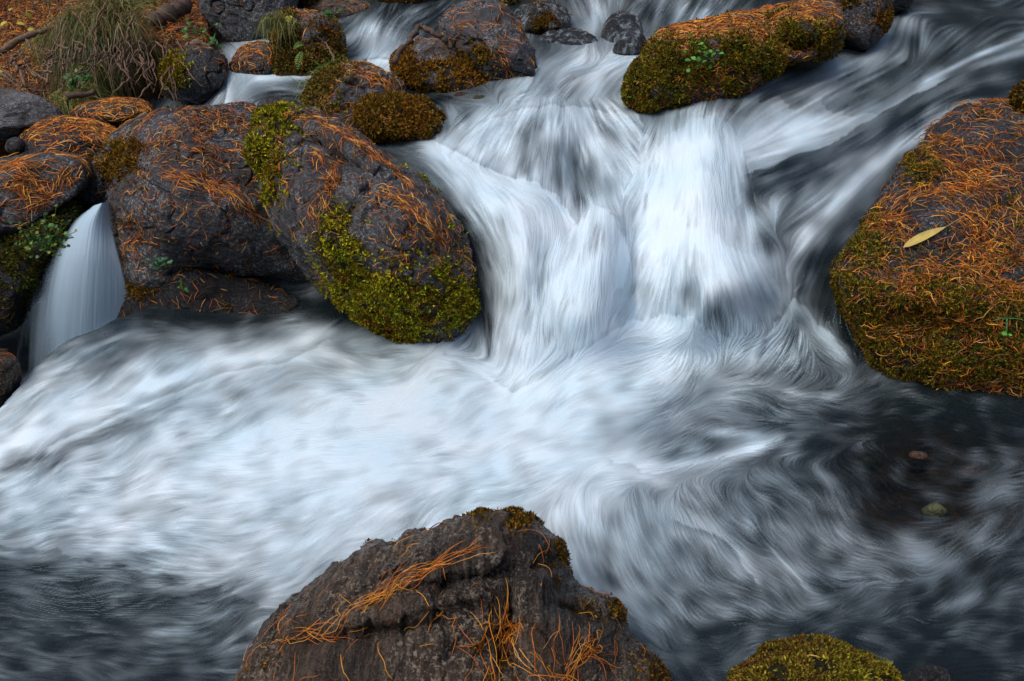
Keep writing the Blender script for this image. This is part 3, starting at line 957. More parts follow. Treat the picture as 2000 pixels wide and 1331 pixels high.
for a in BANK:
    gp.append(tuple(at(a[0], a[1], a[2])))
for x, y, z in [(-4, 7, 1.25), (-1.5, 7, 1.0), (0.5, 7, .85), (2, 7, .85), (4.5, 7, 1.3), (-4, 3, .9), (-6, 5, 1.5), (4, 3, 1.0), (6, 5, 1.6), (3.2, 1.5, .55), (-4, 1, .2), (4, 0, .6), (-4, -2, 0), (4, -3, .4), (0, -2, -.25), (0, .4, -.2), (-2.2, 2.2, -.5), (-2.6, 1.6, -.55), (-1.8, 2.75, -.45), (-3.2, 3.2, .35)]:
    gp.append((x, y, z))
gp = np.array(gp)
fG = tps_fit(gp[:, :2] * 1000 / 3, gp[:, 2], 2e-3)


def graded(lo, hi, flo, fhi, st_):
    core = list(np.arange(flo, fhi + 1e-6, st_))
    a, s_ = [], st_
    x = fhi
    while x < hi:
        s_ *= 1.22
        x += s_
        a.append(x)
    bq, s_ = [], st_
    x = flo
    while x > lo:
        s_ *= 1.22
        x -= s_
        bq.append(x)
    return np.array(bq[::-1] + core + a)


xs = graded(-60, 60, -3.4, 3.4, .02)
ys = graded(-30, 90, .3, 6.4, .02)
XG, YG = np.meshgrid(xs, ys)
cx_ = np.clip(XG, -5, 5)
cy_ = np.clip(YG, -2, 7.5)
ccx = np.arange(-5, 5.21, .2)
ccy = np.arange(-2, 7.71, .2)
CXg, CYg = np.meshgrid(ccx, ccy)
ZG = upsample(fG(CXg * 1000 / 3, CYg * 1000 / 3), None, (cx_ + 5) / .2, (cy_ + 2) / .2)
far = np.hypot(XG - cx_, YG - cy_)
ZG = ZG + np.where(YG > 5, np.minimum(far * .85, 16), np.minimum(far * .45, 9))  # unseen far slopes, raised steeply to block low sky and darken reflections
pts = np.stack([XG, YG, ZG], -1)
bx_, by_ = project(pts)
# keep the bed below the water wherever the stream runs
xb = ((WP[..., 0] + 4) / .04).astype(int)
yb = ((WP[..., 1]) / .04).astype(int)
okb = (xb >= 0) & (xb < 200) & (yb >= 0) & (yb < 170) & ~((GX < 470) & (GY < 215)) & ~((GX < 260) & (GY < 420))
zmin = np.full((170, 200), 9.0)
np.minimum.at(zmin, (yb[okb], xb[okb]), WP[..., 2][okb])
zf = zmin.copy()
for _ in range(3):
    q_ = np.pad(zf, 1, mode='edge')
    zf = np.minimum.reduce([q_[:-2, 1:-1], q_[2:, 1:-1], q_[1:-1, :-2], q_[1:-1, 2:], zf])
zi = zf[np.clip((YG / .04).astype(int), 0, 169), np.clip(((XG + 4) / .04).astype(int), 0, 199)]
inb = (YG > 0) & (YG < 6.7) & (np.abs(XG) < 3.95)
lim = np.where(inb & (zi < 8), zi - .10, 99)
bankm = smooth01((ZG - lim + .02) / .1)
ZG = np.minimum(ZG, lim)
rough_ = fbm(np.stack([XG, YG, 0 * XG], -1), 6, 5, 40) * .045 + fbm(np.stack([XG, YG, 0 * XG], -1), 30, 3, 44) * .008
stream = (lim < 50).astype(float)
unseen_dark = smooth01((np.hypot(XG, YG - 2) - 5.2) / 2.5)  # unseen far ground coloured dark to dim its reflection in the water
ZG = ZG + rough_ * np.where(stream > 0, .5, 1.0)
GP = np.stack([XG, YG, ZG], -1)
b = NB("needle covered soil")
P = world_vec(b)
sa = b.attr("stream").outputs[2]
n_ = b.noise(P, 7, 5, .65)
n2_ = b.noise(P, 60, 4, .75)
col = b.mix(b.ramp(n_, [(.38, (0, 0, 0)), (.58, (1, 1, 1))]), (.045, .022, .012), (.20, .075, .022))
col = b.mix(b.ramp(n2_, [(.4, (0, 0, 0)), (.66, (1, 1, 1))]), col, (.26, .10, .03))
col = b.mix(b.math('MULTIPLY', b.ramp(b.noise(P, 3.3, 3, .6), [(.55, (0, 0, 0)), (.7, (1, 1, 1))]), .7), col, (.035, .035, .016))
bed = b.mix(b.ramp(b.noise(P, 22, 3, .6), [(.4, (0, 0, 0)), (.62, (1, 1, 1))]), (.018, .016, .015), (.10, .065, .04))
col = b.mix(sa, col, bed)
col = b.mix(b.attr('unseen_dark').outputs[2], col, b.mix(n_, (.010, .014, .010), (.030, .034, .024)))
bp = b.n("ShaderNodeBump", {'Strength': 1.0, 'Distance': .012, 'Height': b.math('ADD', n2_, b.noise(P, 180, 3, .8))}).outputs[0]
M_SOIL = b.done(b.n("ShaderNodeBsdfPrincipled", {'Base Color': col, 'Roughness': .85, 'Normal': bp}).outputs[0])
ground = mesh_from("ground", GP.reshape(-1, 3), grid_faces(*XG.shape), M_SOIL, attrs={"stream": stream.ravel(), "unseen_dark": unseen_dark.ravel()})
tag(ground, "orange brown needle covered earth of the stream bank", kind="structure")
S_GROUND = Surf(GP, False)
if S_GROUND.N[..., 2].mean() < 0:
    S_GROUND.N *= -1


def wY(px, py):
    return float(upsample(WYM, None, np.array([(px - WX0) / WST]), np.array([(py - WY0) / WST]))[0])


# the waterfall that drops behind the pool's left lip
fl = np.array([(188, 398, 2.70), (140, 432, 2.66), (96, 500, 2.60), (62, 570, 2.55), (40, 645, 2.50), (26, 730, 2.46), (18, 850, 2.44)], float)
fr_ = np.array([(214, 386, 2.72), (216, 440, 2.68), (232, 500, 2.62), (248, 560, 2.60), (258, 640, 2.58), (262, 730, 2.55), (266, 850, 2.52)], float)
tt = np.linspace(0, 1, 260)
ss = np.linspace(0, 1, 200)
kk = np.linspace(0, 1, 7)
SL = np.stack([np.interp(tt, kk, fl[:, q]) for q in range(3)], -1)
SR = np.stack([np.interp(tt, kk, fr_[:, q]) for q in range(3)], -1)
for q in range(3):
    SL[:, q] = blur(np.repeat(SL[:, q:q + 1], 3, 1), 12)[:, 1]
    SR[:, q] = blur(np.repeat(SR[:, q:q + 1], 3, 1), 12)[:, 1]
TT, SS = np.meshgrid(tt, ss, indexing='ij')
VX = SL[:, None] * (1 - SS[..., None]) + SR[:, None] * SS[..., None]
fn = np.stack([SS * 11 * (1 + .3 * TT) + (VX[..., 0] - 30) / 200 * 15, TT * 2.2, 0 * SS], -1)
strk = vnoise(fn * np.array([.5, 1, 1]), 7) * .5 + vnoise(fn * np.array([1.6, 1.8, 1]), 8) * .22 + vnoise(fn * np.array([4.5, 3.5, 1]), 9) * .07
VY = VX[..., 2] - .05 * np.sin(math.pi * SS) - .0012 * strk
VP = at(VX[..., 0], VX[..., 1], VY)
al_ = smooth01(SS / (.10 + .45 * TT)) * smooth01((1 - SS) / .04 + .15)
al_ = np.clip(al_ * (.84 - .48 * TT) + strk * (.08 + .34 * TT) * (1.2 - al_), 0, 1) * smooth01((SS + .02) / .06)
b = NB("falling water veil")
bpn = b.n("ShaderNodeBump", {'Strength': .12, 'Distance': .002, 'Height': b.attr("streak").outputs[2]}).outputs[0]
fo_ = b.n("ShaderNodeBsdfPrincipled", {'Base Color': (.52, .70, .84, 1), 'Roughness': .5, 'Specular IOR Level': .25, 'Normal': bpn}).outputs[0]
tp_ = b.n("ShaderNodeBsdfTransparent", {'Color': (1, 1, 1, 1)}).outputs[0]
M_VEIL = b.done(b.n("ShaderNodeMixShader", {0: b.attr("foam").outputs[2], 1: tp_, 2: fo_}).outputs[0])
wf = mesh_from("waterfall", VP.reshape(-1, 3), grid_faces(260, 200)[:, ::-1], M_VEIL, attrs={"foam": al_.ravel(), "streak": strk.ravel()})
tag(wf, "silky white waterfall dropping between the mossy boulder and the large rounded one at the left", kind="structure")

# ------------------------------------------------------------------ boulders
ROCKS = {}


def resample(poly, n, rounds=2):
    p = np.asarray(poly, float)
    for _ in range(rounds):
        q = np.roll(p, -1, 0)
        p = np.stack([.75 * p + .25 * q, .25 * p + .75 * q], 1).reshape(-1, 2)
    c = np.vstack([p, p[:1]])
    d = np.r_[0, np.cumsum(np.linalg.norm(np.diff(c, axis=0), axis=1))]
    t = np.linspace(0, d[-1], n, endpoint=False)
    return np.stack([np.interp(t, d, c[:, 0]), np.interp(t, d, c[:, 1])], -1)


def blobs(px, py, bl):
    m = np.zeros(px.shape)
    for bx, by, br, bs in bl:
        m = np.maximum(m, bs * np.exp(-(((px - bx) ** 2 + (py - by) ** 2) / (br * br)) ** 1.5))
    return m


def rock(name, label, cat, outline, mat, Y0, bulge=.15, back=None, lean=0.0, side=0.0, centre=None, ey=None, p=.72, q=.8, n=300, m=90, rough=.012,
         strata=0.0, srot=(.3, -.2, .9), facets=0, fd=.8, dents=(), moss=(), mossup=0.0, wet=None, seed=1, rounds=2, mosscol=None, mossn=0, mosslen=.008, cush=.010, group=None, wetbelow=.04, lump=.05, shelf=None):
    """a closed boulder: its outline is the section it shows us, Y0 is how far it stands, lean how fast it recedes upward (m per 100 px)"""
    P0 = resample(outline, n, rounds)
    C = np.array(centre if centre else P0.mean(0), float)
    ph = np.linspace(0, math.pi, 2 * m)
    r = np.sin(ph) ** p
    r[0] = r[-1] = 0
    # finer rings towards the rim
    px = C[0] + r[:, None] * (P0[None, :, 0] - C[0])
    py = C[1] + r[:, None] * (P0[None, :, 1] - C[1])
    yref = P0[:, 1].max() if ey is None else ey
    Yd = Y0 + lean * (yref - py) / 100 + side * (px - C[0]) / 100
    dep = np.sign(np.cos(ph)) * np.abs(np.cos(ph)) ** q
    back = bulge if back is None else back
    off = np.where(dep > 0, -dep * bulge, -dep * back)[:, None]
    front = (dep > 0)[:, None] * np.clip(dep * 3, 0, 1)[:, None]
    dd = 0
    for bx, by, rx, ry, an, am in dents:
        ca, sa_ = math.cos(R(an)), math.sin(R(an))
        u = ((px - bx) * ca + (py - by) * sa_) / rx
        v = (-(px - bx) * sa_ + (py - by) * ca) / ry
        dd = dd + am * np.exp(-(u * u + v * v))
    if shelf:
        sx_ = [a[0] for a in shelf[0]]
        sy_ = [a[1] for a in shelf[0]]
        up_ = (np.interp(px, sx_, sy_) - py) / 100
        Yd = Yd + shelf[1] * (np.logaddexp(0, up_ * 9) / 9)
    P = at(px, py, Yd + off + front * dd)
    ctr = P.reshape(-1, 3).mean(0)
    size = np.linalg.norm(P.reshape(-1, 3) - ctr, axis=1).mean()
    g = np.random.default_rng(seed)
    if facets:
        Q = P - ctr
        for _ in range(facets):
            nv = g.normal(0, 1, 3)
            nv /= np.linalg.norm(nv)
            pr = Q @ nv
            d = np.quantile(pr, .995) * (fd + .12 * g.random())
            ex = np.maximum(pr - d, 0)
            Q = Q - (ex * .92)[..., None] * nv
        P = Q + ctr
    N = Surf(P, True).N
    if (N * (P - ctr)).sum() < 0:
        N = -N
    disp = fbm(P + seed * 3.7, 1.0 / size * 1.3, 3, seed) * size * lump + fbm(P + seed, 14, 4, seed + 9) * rough + fbm(P + seed, 60, 4, seed + 5) * rough * .32
    crk = fbm(P * np.array([1, 1, 1.4]), 5.5, 3, seed + 12)
    disp -= rough * 1.2 * np.exp(-(crk / .028) ** 2)
    disp += ridged(P, 9, 4, seed + 3) * rough * .7 + fbm(P * np.array([1, 1, 2.2]), 130, 2, seed + 6) * rough * .16
    if strata:
        nv = Vector(srot).normalized()
        ta = nv.orthogonal().normalized()
        tb = nv.cross(ta)
        L = np.stack([P @ np.array(ta) * 6, P @ np.array(tb) * 6, P @ np.array(nv) * 48 + 2 * fbm(P, 7, 2, seed + 8)], -1)
        disp += strata * (ridged(L, 1.0, 4, seed + 21))
        sw = (P @ np.array(nv)) * 13 + 1.5 * fbm(P, 5, 3, seed + 18)
        fr1 = sw - np.floor(sw)
        disp += strata * 1.5 * (fr1 * .9 - smooth01((fr1 - .86) / .14) * .9)
    mm = np.zeros(px.shape)
    mraw = mm
    if len(moss):
        mm = blobs(px, py, [(a, b_2, c * 1.0, d) for a, b_2, c, d in moss])
        mraw = smooth01(blobs(px, py, [(a, b_2, c * 1.45, d) for a, b_2, c, d in moss]) * 1.4)
        nz = fbm(P + 5, 16, 4, seed + 31)
        mm = smooth01((mm + nz * .7 - .30) / .5)
        if mossup:
            mm = mm * smooth01((N[..., 2] + mossup) / .4)
        disp += mm * cush * .6 * (1 + .8 * fbm(P, 45, 3, seed + 33))
    fade = np.minimum(1, np.sin(ph) * 0 + 1)[:, None]
    # poles share one value, so the centre stays closed
    for rr in (0, -1):
        disp[rr] = disp[rr].mean()
        N[rr] = N[rr].mean(0)
    disp[1:3] = disp[1:3] * .5 + disp[1:3].mean(1, keepdims=True) * .5
    P = P + N * (disp * fade)[..., None]
    qx, qy = project(P)
    zw = P[..., 2]
    wl = np.zeros(px.shape)
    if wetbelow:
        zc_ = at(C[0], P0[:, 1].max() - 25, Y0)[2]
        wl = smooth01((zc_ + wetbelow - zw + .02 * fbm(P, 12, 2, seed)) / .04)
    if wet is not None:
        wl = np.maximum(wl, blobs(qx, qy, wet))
    mossw = mm
    V = P.reshape(-1, 3)
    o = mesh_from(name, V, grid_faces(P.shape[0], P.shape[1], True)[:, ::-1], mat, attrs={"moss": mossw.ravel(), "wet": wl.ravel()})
    base = ctr.copy()
    base[2] = P[..., 2].min()
    recenter(o, base)
    tag(o, label, cat, group)
    S = Surf(P, True)
    if (S.N * (P - ctr)).sum() < 0:
        S.N *= -1
    S.px, S.py, S.moss, S.o = qx, qy, mm, o
    S.mossraw = mraw
    S.front = (S.N * (CAM - P)).sum(-1) > 0
    if mossn:
        moss_part(S, mossn, mosslen, mosscol or MOSSG, seed)
    ROCKS[label] = S
    return S


MOSSG = [(.26, .12, .012), (.10, .11, .012), (.22, .22, .015), (.30, .22, .015), (.20, .09, .012), (.07, .10, .012)]
MOSSO = [(.20, .13, .012), (.30, .12, .012), (.12, .11, .012), (.16, .06, .010)]
MOSSB = [(.30, .14, .015), (.10, .13, .012), (.20, .30, .015), (.46, .50, .02), (.56, .52, .02), (.40, .28, .02)]


def moss_part(S, n, ln, cols, seed):
    g = np.random.default_rng(seed + 500)
    hole = smooth01((fbm(S.P, 38, 3, seed + 77) + .30) / .45) * .95 + .05
    i, j = S.pick((S.moss ** .8 + .12 * S.mossraw) * hole, n, g)
    if not len(i):
        return
    P = S.samp(S.P, i, j)
    N = S.samp(S.N, i, j)
    N /= np.linalg.norm(N, axis=1, keepdims=True) + 1e-9
    # little stars: three leaflets per shoot
    K = 3
    P = np.repeat(P, K, 0)
    N = np.repeat(N, K, 0)
    n = len(P)
    d = g.normal(0, 1, (n, 3))
    d -= (d * N).sum(1, keepdims=True) * N
    d /= np.linalg.norm(d, axis=1, keepdims=True) + 1e-9
    L = ln * (.5 + g.random(n))[:, None]
    dirv = N * (.35 + .8 * g.random((n, 1))) + d
    dirv[:, 2] += .25
    dirv /= np.linalg.norm(dirv, axis=1, keepdims=True)
    side = np.cross(dirv, N)
    side /= np.linalg.norm(side, axis=1, keepdims=True) + 1e-9
    wd = L * .22
    lift = N * (g.random((n, 1)) * ln * .7)
    a = P + lift
    V = np.stack([a, a + dirv * L * .5 + side * wd, a + dirv * L + N * L * .1, a + dirv * L * .5 - side * wd], 1).reshape(-1, 3)
    F = np.arange(n * 4).reshape(-1, 4)
    big = fbm(P, 9, 3, seed + 71) + .35 * g.normal(0, 1, n)
    t = np.clip(big * 1.3 + .5, 0, .999) * (len(cols) - 1)
    c = np.array(cols)
    k = t.astype(int)
    f = (t - k)[:, None]
    cc = c[k] * (1 - f) + c[k + 1] * f
    cc = cc * (.2 + 1.5 * g.random((n, 1)) ** 1.7)
    cc = np.repeat(cc, 4, 0)
    mesh_from("moss", V, F, M_MOSS, parent=S.o, smooth=False, attrs={"col": cc})


B = 'boulder'
rock("boulder", "large rounded grey boulder strewn with orange needles beside the left waterfall", B,
     [(222, 335), (245, 310), (262, 265), (300, 222), (350, 200), (420, 187), (470, 193), (512, 212), (535, 260), (560, 330), (600, 430), (640, 500), (640, 545), (590, 558), (520, 552), (440, 545), (360, 570), (300, 592), (248, 580), (240, 540), (225, 490), (212, 440), (210, 390)],
     M_ROCK, wY(430, 615) + .24, .28, .3, lean=.02, shelf=([(200, 430), (300, 385), (400, 420), (500, 430), (620, 480)], .13), n=520, m=150, rough=.012, facets=9, fd=.80, centre=(400, 390), seed=3, q=.85, lump=.045,
     dents=[(300, 480, 140, 26, 24, .05), (420, 545, 130, 26, 12, .09), (330, 355, 90, 20, 20, -.03), (250, 470, 40, 80, 0, .03), (560, 520, 60, 60, 0, .05)],
     moss=[(240, 320, 34, 1), (270, 290, 14, .8)], mossn=3500, mosscol=MOSSO, strata=.0035, srot=(.3, -.3, .9), wet=[(600, 560, 90, .7), (450, 600, 160, .7), (660, 590, 80, .9)])
rock("boulder", "slanted slate boulder with bright moss at its lower end, left of the main fall", B,
     [(500, 268), (518, 236), (545, 216), (570, 214), (605, 219), (650, 240), (700, 272), (745, 308), (790, 345), (840, 380), (880, 430), (905, 485), (920, 545), (925, 600), (915, 645), (880, 665), (835, 690), (790, 672), (745, 640), (725, 618), (700, 600), (655, 572), (610, 540), (572, 505), (548, 465), (532, 400), (522, 345), (505, 305)],
     M_SLATE, wY(760, 670) + .08, .28, .3, lean=.045, shelf=([(500, 300), (560, 430), (640, 440), (700, 425), (800, 440), (930, 540)], .12), n=620, m=180, rough=.010, facets=7, fd=.80, centre=(700, 450), seed=8, q=.62, p=.58, strata=.010, srot=(.62, -.2, .75), lump=.04,
     dents=[(522, 330, 26, 110, 8, .12), (600, 535, 120, 24, 36, .12), (850, 470, 30, 120, -25, .05), (640, 300, 90, 14, 34, .10), (700, 400, 70, 12, -58, .035), (590, 320, 14, 60, 5, .02), (720, 340, 70, 10, 36, .06), (640, 430, 80, 30, 45, -.05), (780, 480, 90, 60, 50, -.05), (810, 650, 40, 30, 0, .05), (655, 395, 12, 60, 15, .05)],
     moss=[(540, 245, 34, 1), (520, 290, 26, 1), (545, 330, 24, .9), (548, 380, 18, .9), (660, 438, 26, .9), (665, 490, 40, 1.1), (700, 540, 48, 1.1), (760, 575, 56, 1.1), (740, 600, 50, 1), (820, 600, 60, 1), (880, 600, 45, .95), (790, 650, 50, 1), (850, 540, 50, .5)],
     mossn=45000, mosslen=.0085, mosscol=MOSSB, cush=.016, wet=[(910, 560, 50, .9), (900, 470, 40, .8), (840, 680, 60, .8)])
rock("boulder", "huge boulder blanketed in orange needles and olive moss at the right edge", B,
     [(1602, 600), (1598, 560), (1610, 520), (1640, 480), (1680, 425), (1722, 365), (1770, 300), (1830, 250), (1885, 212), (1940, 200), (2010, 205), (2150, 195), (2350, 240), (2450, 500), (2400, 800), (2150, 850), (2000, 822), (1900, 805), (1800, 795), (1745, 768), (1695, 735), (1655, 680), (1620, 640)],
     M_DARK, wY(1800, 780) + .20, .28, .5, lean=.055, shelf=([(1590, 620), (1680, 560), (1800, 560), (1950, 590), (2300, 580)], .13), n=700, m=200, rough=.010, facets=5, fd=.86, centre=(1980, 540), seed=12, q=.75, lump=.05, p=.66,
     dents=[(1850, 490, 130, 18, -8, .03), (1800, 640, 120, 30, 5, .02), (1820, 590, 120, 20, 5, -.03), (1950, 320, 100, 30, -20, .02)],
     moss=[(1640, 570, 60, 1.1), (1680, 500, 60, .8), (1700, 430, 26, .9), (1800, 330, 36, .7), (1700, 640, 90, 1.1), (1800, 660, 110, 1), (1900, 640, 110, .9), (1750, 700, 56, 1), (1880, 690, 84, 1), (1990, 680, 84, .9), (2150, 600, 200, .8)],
     mossn=80000, mosslen=.008, mosscol=MOSSO[:1] + MOSSG, cush=.012, wet=[(1640, 650, 60, .9), (1780, 800, 70, 1), (1880, 830, 80, 1), (1990, 850, 90, 1), (2150, 850, 120, 1), (1690, 740, 50, 1), (1600, 500, 50, .9)])  # wet margin; its bottom blobs also paint the edge fading into shadow
rock("boulder", "dark seamed foreground boulder with scattered single needles, low centre of the stream", B,
     [(395, 1500), (430, 1400), (470, 1331), (505, 1268), (525, 1240), (560, 1190), (600, 1160), (640, 1120), (690, 1088), (740, 1066), (786, 1066), (806, 1048), (850, 1048), (884, 1026), (930, 1012), (1000, 1010), (1038, 1022), (1062, 1050), (1090, 1080), (1103, 1108), (1108, 1140), (1150, 1165), (1190, 1188), (1208, 1212), (1218, 1248), (1252, 1285), (1300, 1331), (1360, 1420), (1390, 1520), (1200, 1600), (600, 1600)],
     M_BROWN, wY(900, 1331) - .02, .20, .25, lean=.055, n=760, m=240, rough=.008, facets=0, centre=(880, 1300), ey=1331, seed=21, q=.8, rounds=1, lump=.03, strata=.008, srot=(1, -.1, .15), p=.8,
     dents=[(1000, 1180, 120, 14, 88, .05), (930, 1130, 150, 16, -12, .04), (1130, 1200, 50, 14, 20, .04), (760, 1110, 90, 12, -30, -.02), (800, 1190, 140, 16, -15, -.03), (700, 1240, 150, 18, -10, .025), (1060, 1170, 40, 60, 0, -.04), (980, 1270, 20, 90, 0, .04), (1120, 1260, 60, 60, 0, -.03), (850, 1060, 60, 10, -15, .02)],
     moss=[(940, 1018, 22, .7), (1010, 1018, 26, .75), (1088, 1085, 22, .8), (1195, 1200, 18, .8), (1270, 1320, 36, .7), (970, 1320, 40, .45)], mossn=6000, mosslen=.0055, mosscol=MOSSO, cush=.004,
     wet=[(1080, 1110, 80, .8), (560, 1230, 70, .5), (900, 1150, 90, .35), (1150, 1260, 90, .6), (700, 1300, 90, .35)])
rock("boulder", "low boulder capped in thick olive moss at the bottom edge, right of the foreground rock", B,
     [(1400, 1440), (1436, 1358), (1475, 1322), (1522, 1290), (1570, 1278), (1610, 1276), (1655, 1286), (1690, 1312), (1730, 1332), (1760, 1370), (1780, 1450), (1600, 1500)],
     M_DARK, wY(1600, 1331) - .02, .12, .15, lean=.03, n=300, m=100, rough=.016, seed=31, lump=.10, wetbelow=0, ey=1331,
     moss=[(1500, 1310, 90, 1.1), (1600, 1290, 90, 1.1), (1680, 1310, 70, 1.1), (1560, 1380, 120, 1)], mossn=60000, mosslen=.0055, mosscol=[(.20, .10, .02), (.12, .13, .012), (.40, .32, .03), (.16, .08, .015), (.30, .26, .02)], cush=.022)
rock("stone", "dark wet stone just above the water beside the moss capped boulder at the bottom", 'stone',
     [(1700, 1430), (1735, 1345), (1770, 1312), (1815, 1300), (1850, 1312), (1890, 1370), (1880, 1450)], M_DARK, wY(1800, 1331) + .0, .08, .1, n=160, m=50, rough=.010, facets=7, seed=33, wet=[(1800, 1330, 120, 1)], ey=1331)
rock("boulder", "long mossy boulder covered with orange needles above the right side of the cascade", B,
     [(1226, 180), (1240, 150), (1260, 105), (1275, 76), (1320, 54), (1400, 34), (1480, 17), (1560, 6), (1620, -2), (1645, 5), (1648, 60), (1640, 105), (1600, 112), (1560, 115), (1540, 122), (1500, 142), (1460, 190), (1400, 215), (1330, 222), (1265, 210), (1235, 200)],
     M_ROCK, wY(1320, 215) + .12, .16, .3, lean=.08, side=.03, shelf=([(1225, 150), (1275, 92), (1350, 90), (1440, 72), (1500, 88), (1560, 48), (1650, 40)], 1.0), n=460, m=130, rough=.011, facets=5, fd=.88, centre=(1390, 115), seed=41, p=.66, q=.75, lump=.04, wet=[(1400, 200, 100, .6), (1560, 110, 60, .7)],
     dents=[(1560, 90, 60, 20, 0, .12), (1400, 75, 110, 20, -18, -.05)],
     moss=[(1252, 155, 36, 1.1), (1300, 135, 34, 1.1), (1360, 128, 30, 1.1), (1430, 118, 30, 1.1), (1500, 118, 26, 1), (1255, 190, 34, 1), (1320, 185, 30, .5), (1410, 150, 34, .55), (1545, 72, 20, .9), (1610, 82, 26, .9)],
     mossn=40000, mosslen=.011, mosscol=MOSSG, cush=.018)
rock("boulder", "dark upright boulder standing at the end of the long mossy boulder", B,
     [(1636, -90), (1725, -90), (1732, 20), (1722, 72), (1700, 103), (1672, 118), (1645, 100), (1634, 50)], M_DARK, wY(1680, 115) + .10, .16, .2, lean=.1, n=240, m=80, rough=.012, facets=6, seed=43,
     moss=[(1725, 40, 20, .7), (1650, -10, 40, .6)], mossn=2500, mosscol=MOSSO, mosslen=.01)
rock("boulder", "dark boulder behind the upright one in the far right corner of the cascade", B,
     [(1720, -90), (1800, -90), (1785, 5), (1755, 28), (1725, 30)], M_DARK, 4.35, .15, .2, n=140, m=50, rough=.012, facets=5, seed=44, wet=[(1750, 0, 60, .7)])
rock("boulder", "tilted speckled boulder with a few orange needles, upper centre", B,
     [(862, 45), (868, 24), (892, 8), (925, 1), (962, 2), (990, 15), (1012, 50), (1032, 88), (1047, 128), (1042, 165), (1010, 172), (975, 160), (930, 130), (890, 98), (866, 74)], M_ROCK, wY(1010, 170) + .12, .22, .25, lean=.30, n=320, m=100, rough=.016, facets=9, fd=.76, seed=51,
     dents=[(900, 110, 60, 14, 30, .08)], moss=[(930, 120, 36, .7)], mossn=2500, mosscol=MOSSO, mosslen=.01, strata=.004, srot=(.6, -.2, .7))
rock("boulder", "pale lichen covered boulder with mossy flanks beneath the tilted one", B,
     [(766, 122), (782, 96), (820, 79), (852, 77), (885, 92), (925, 118), (958, 150), (966, 180), (905, 186), (830, 178), (785, 158)], M_PALE, wY(860, 185) + .12, .17, .2, lean=.25, n=280, m=90, rough=.008, facets=3, seed=53,
     moss=[(790, 130, 34, 1), (850, 140, 28, .55), (890, 150, 40, .9), (930, 165, 40, .9), (815, 160, 30, .8)], mossn=9000, mosscol=MOSSO[:2] + MOSSG[:1], mosslen=.010, cush=.012)
rock("stone", "small brown stone at the left foot of the pale lichen boulder", 'stone', [(765, 138), (780, 130), (800, 140), (812, 160), (795, 168), (770, 158)], M_BROWN, wY(790, 170) + .04, .06, .07, n=100, m=36, rough=.006, seed=54)
for k_, (x_, y_, r_, lb) in enumerate([(796, 164, 10, "small blue grey pebble at the left end of the row below the pale boulder"), (812, 155, 9, "pebble in the middle of the row below the pale boulder"), (825, 154, 9, "pale round pebble at the right end of the row below the pale boulder"), (835, 166, 7, "smallest dark pebble in front of the row below the pale boulder")]):
    rock("pebble", lb, 'pebble', [(x_ - r_, y_), (x_ - r_ * .6, y_ - r_ * .7), (x_ + r_ * .5, y_ - r_ * .75), (x_ + r_, y_), (x_ + r_ * .6, y_ + r_ * .7), (x_ - r_ * .7, y_ + r_ * .7)], M_PALE if k_ % 2 else M_ROCK, wY(x_, y_ + r_) + .0, .02, .03, n=60, m=20, rough=.003, seed=60 + k_, group="pebbles below the pale boulder")
rock("stone", "rounded dark stone with splashed top between two streams at the top", 'stone', [(1003, 28), (1020, 8), (1060, 3), (1098, 12), (1116, 44), (1100, 60), (1060, 66), (1020, 62)], M_FILM, 4.25, .14, .18, lean=.3, n=200, m=60, rough=.012, seed=71, facets=3, moss=[(1060, 45, 26, .7)], mossn=1800, mosscol=MOSSO, mosslen=.01, wet=[(1090, 40, 50, .8)])
rock("stone", "yellow moss covered stone at the top edge behind the tilted boulder", 'stone', [(950, -30), (1000, -30), (1010, 5), (1000, 26), (975, 28), (955, 12)], M_BROWN, 4.9, .12, .15, n=140, m=44, rough=.01, seed=72, moss=[(980, 0, 50, 1)], mossn=3000, mosscol=[(.26, .2, .05), (.2, .14, .03), (.3, .25, .06)], mosslen=.012)
rock("stone", "dark green stone half drowned under the thin white sheet, upper centre", 'stone', [(1044, 100), (1050, 72), (1080, 58), (1130, 56), (1165, 75), (1175, 105), (1150, 125), (1090, 122)], M_FILM, 4.02, .09, .2, lean=.2, n=200, m=60, rough=.010, seed=73, moss=[(1080, 78, 30, .5)], wet=[(1110, 90, 90, 1)], mossn=0)
rock("stone", "round blue black stone parting the water at the top centre", 'stone', [(1172, 88), (1178, 50), (1195, 28), (1220, 20), (1243, 32), (1255, 55), (1250, 90), (1215, 108), (1185, 104)], M_FILM, 4.08, .11, .2, lean=.2, n=180, m=56, rough=.008, seed=74, wet=[(1210, 60, 90, 1)], facets=4)
rock("stone", "small reddish stone in front of the round blue black one", 'stone', [(1198, 98), (1206, 68), (1225, 54), (1250, 55), (1262, 72), (1262, 100), (1235, 112), (1208, 112)], M_FILM, 3.84, .08, .15, lean=.15, n=160, m=50, rough=.008, seed=75, facets=3, wet=[(1210, 80, 40, .5)])
rock("boulder", "tall dark grey boulder at the top, left of the small upper fall", B,
     [(382, -90), (388, 5), (396, 32), (420, 52), (448, 84), (466, 104), (505, 96), (540, 82), (562, 40), (580, -5), (600, -90)], M_ROCK, 4.45, .25, .3, lean=.15, n=320, m=100, rough=.016, facets=10, fd=.72, seed=81, ey=100)
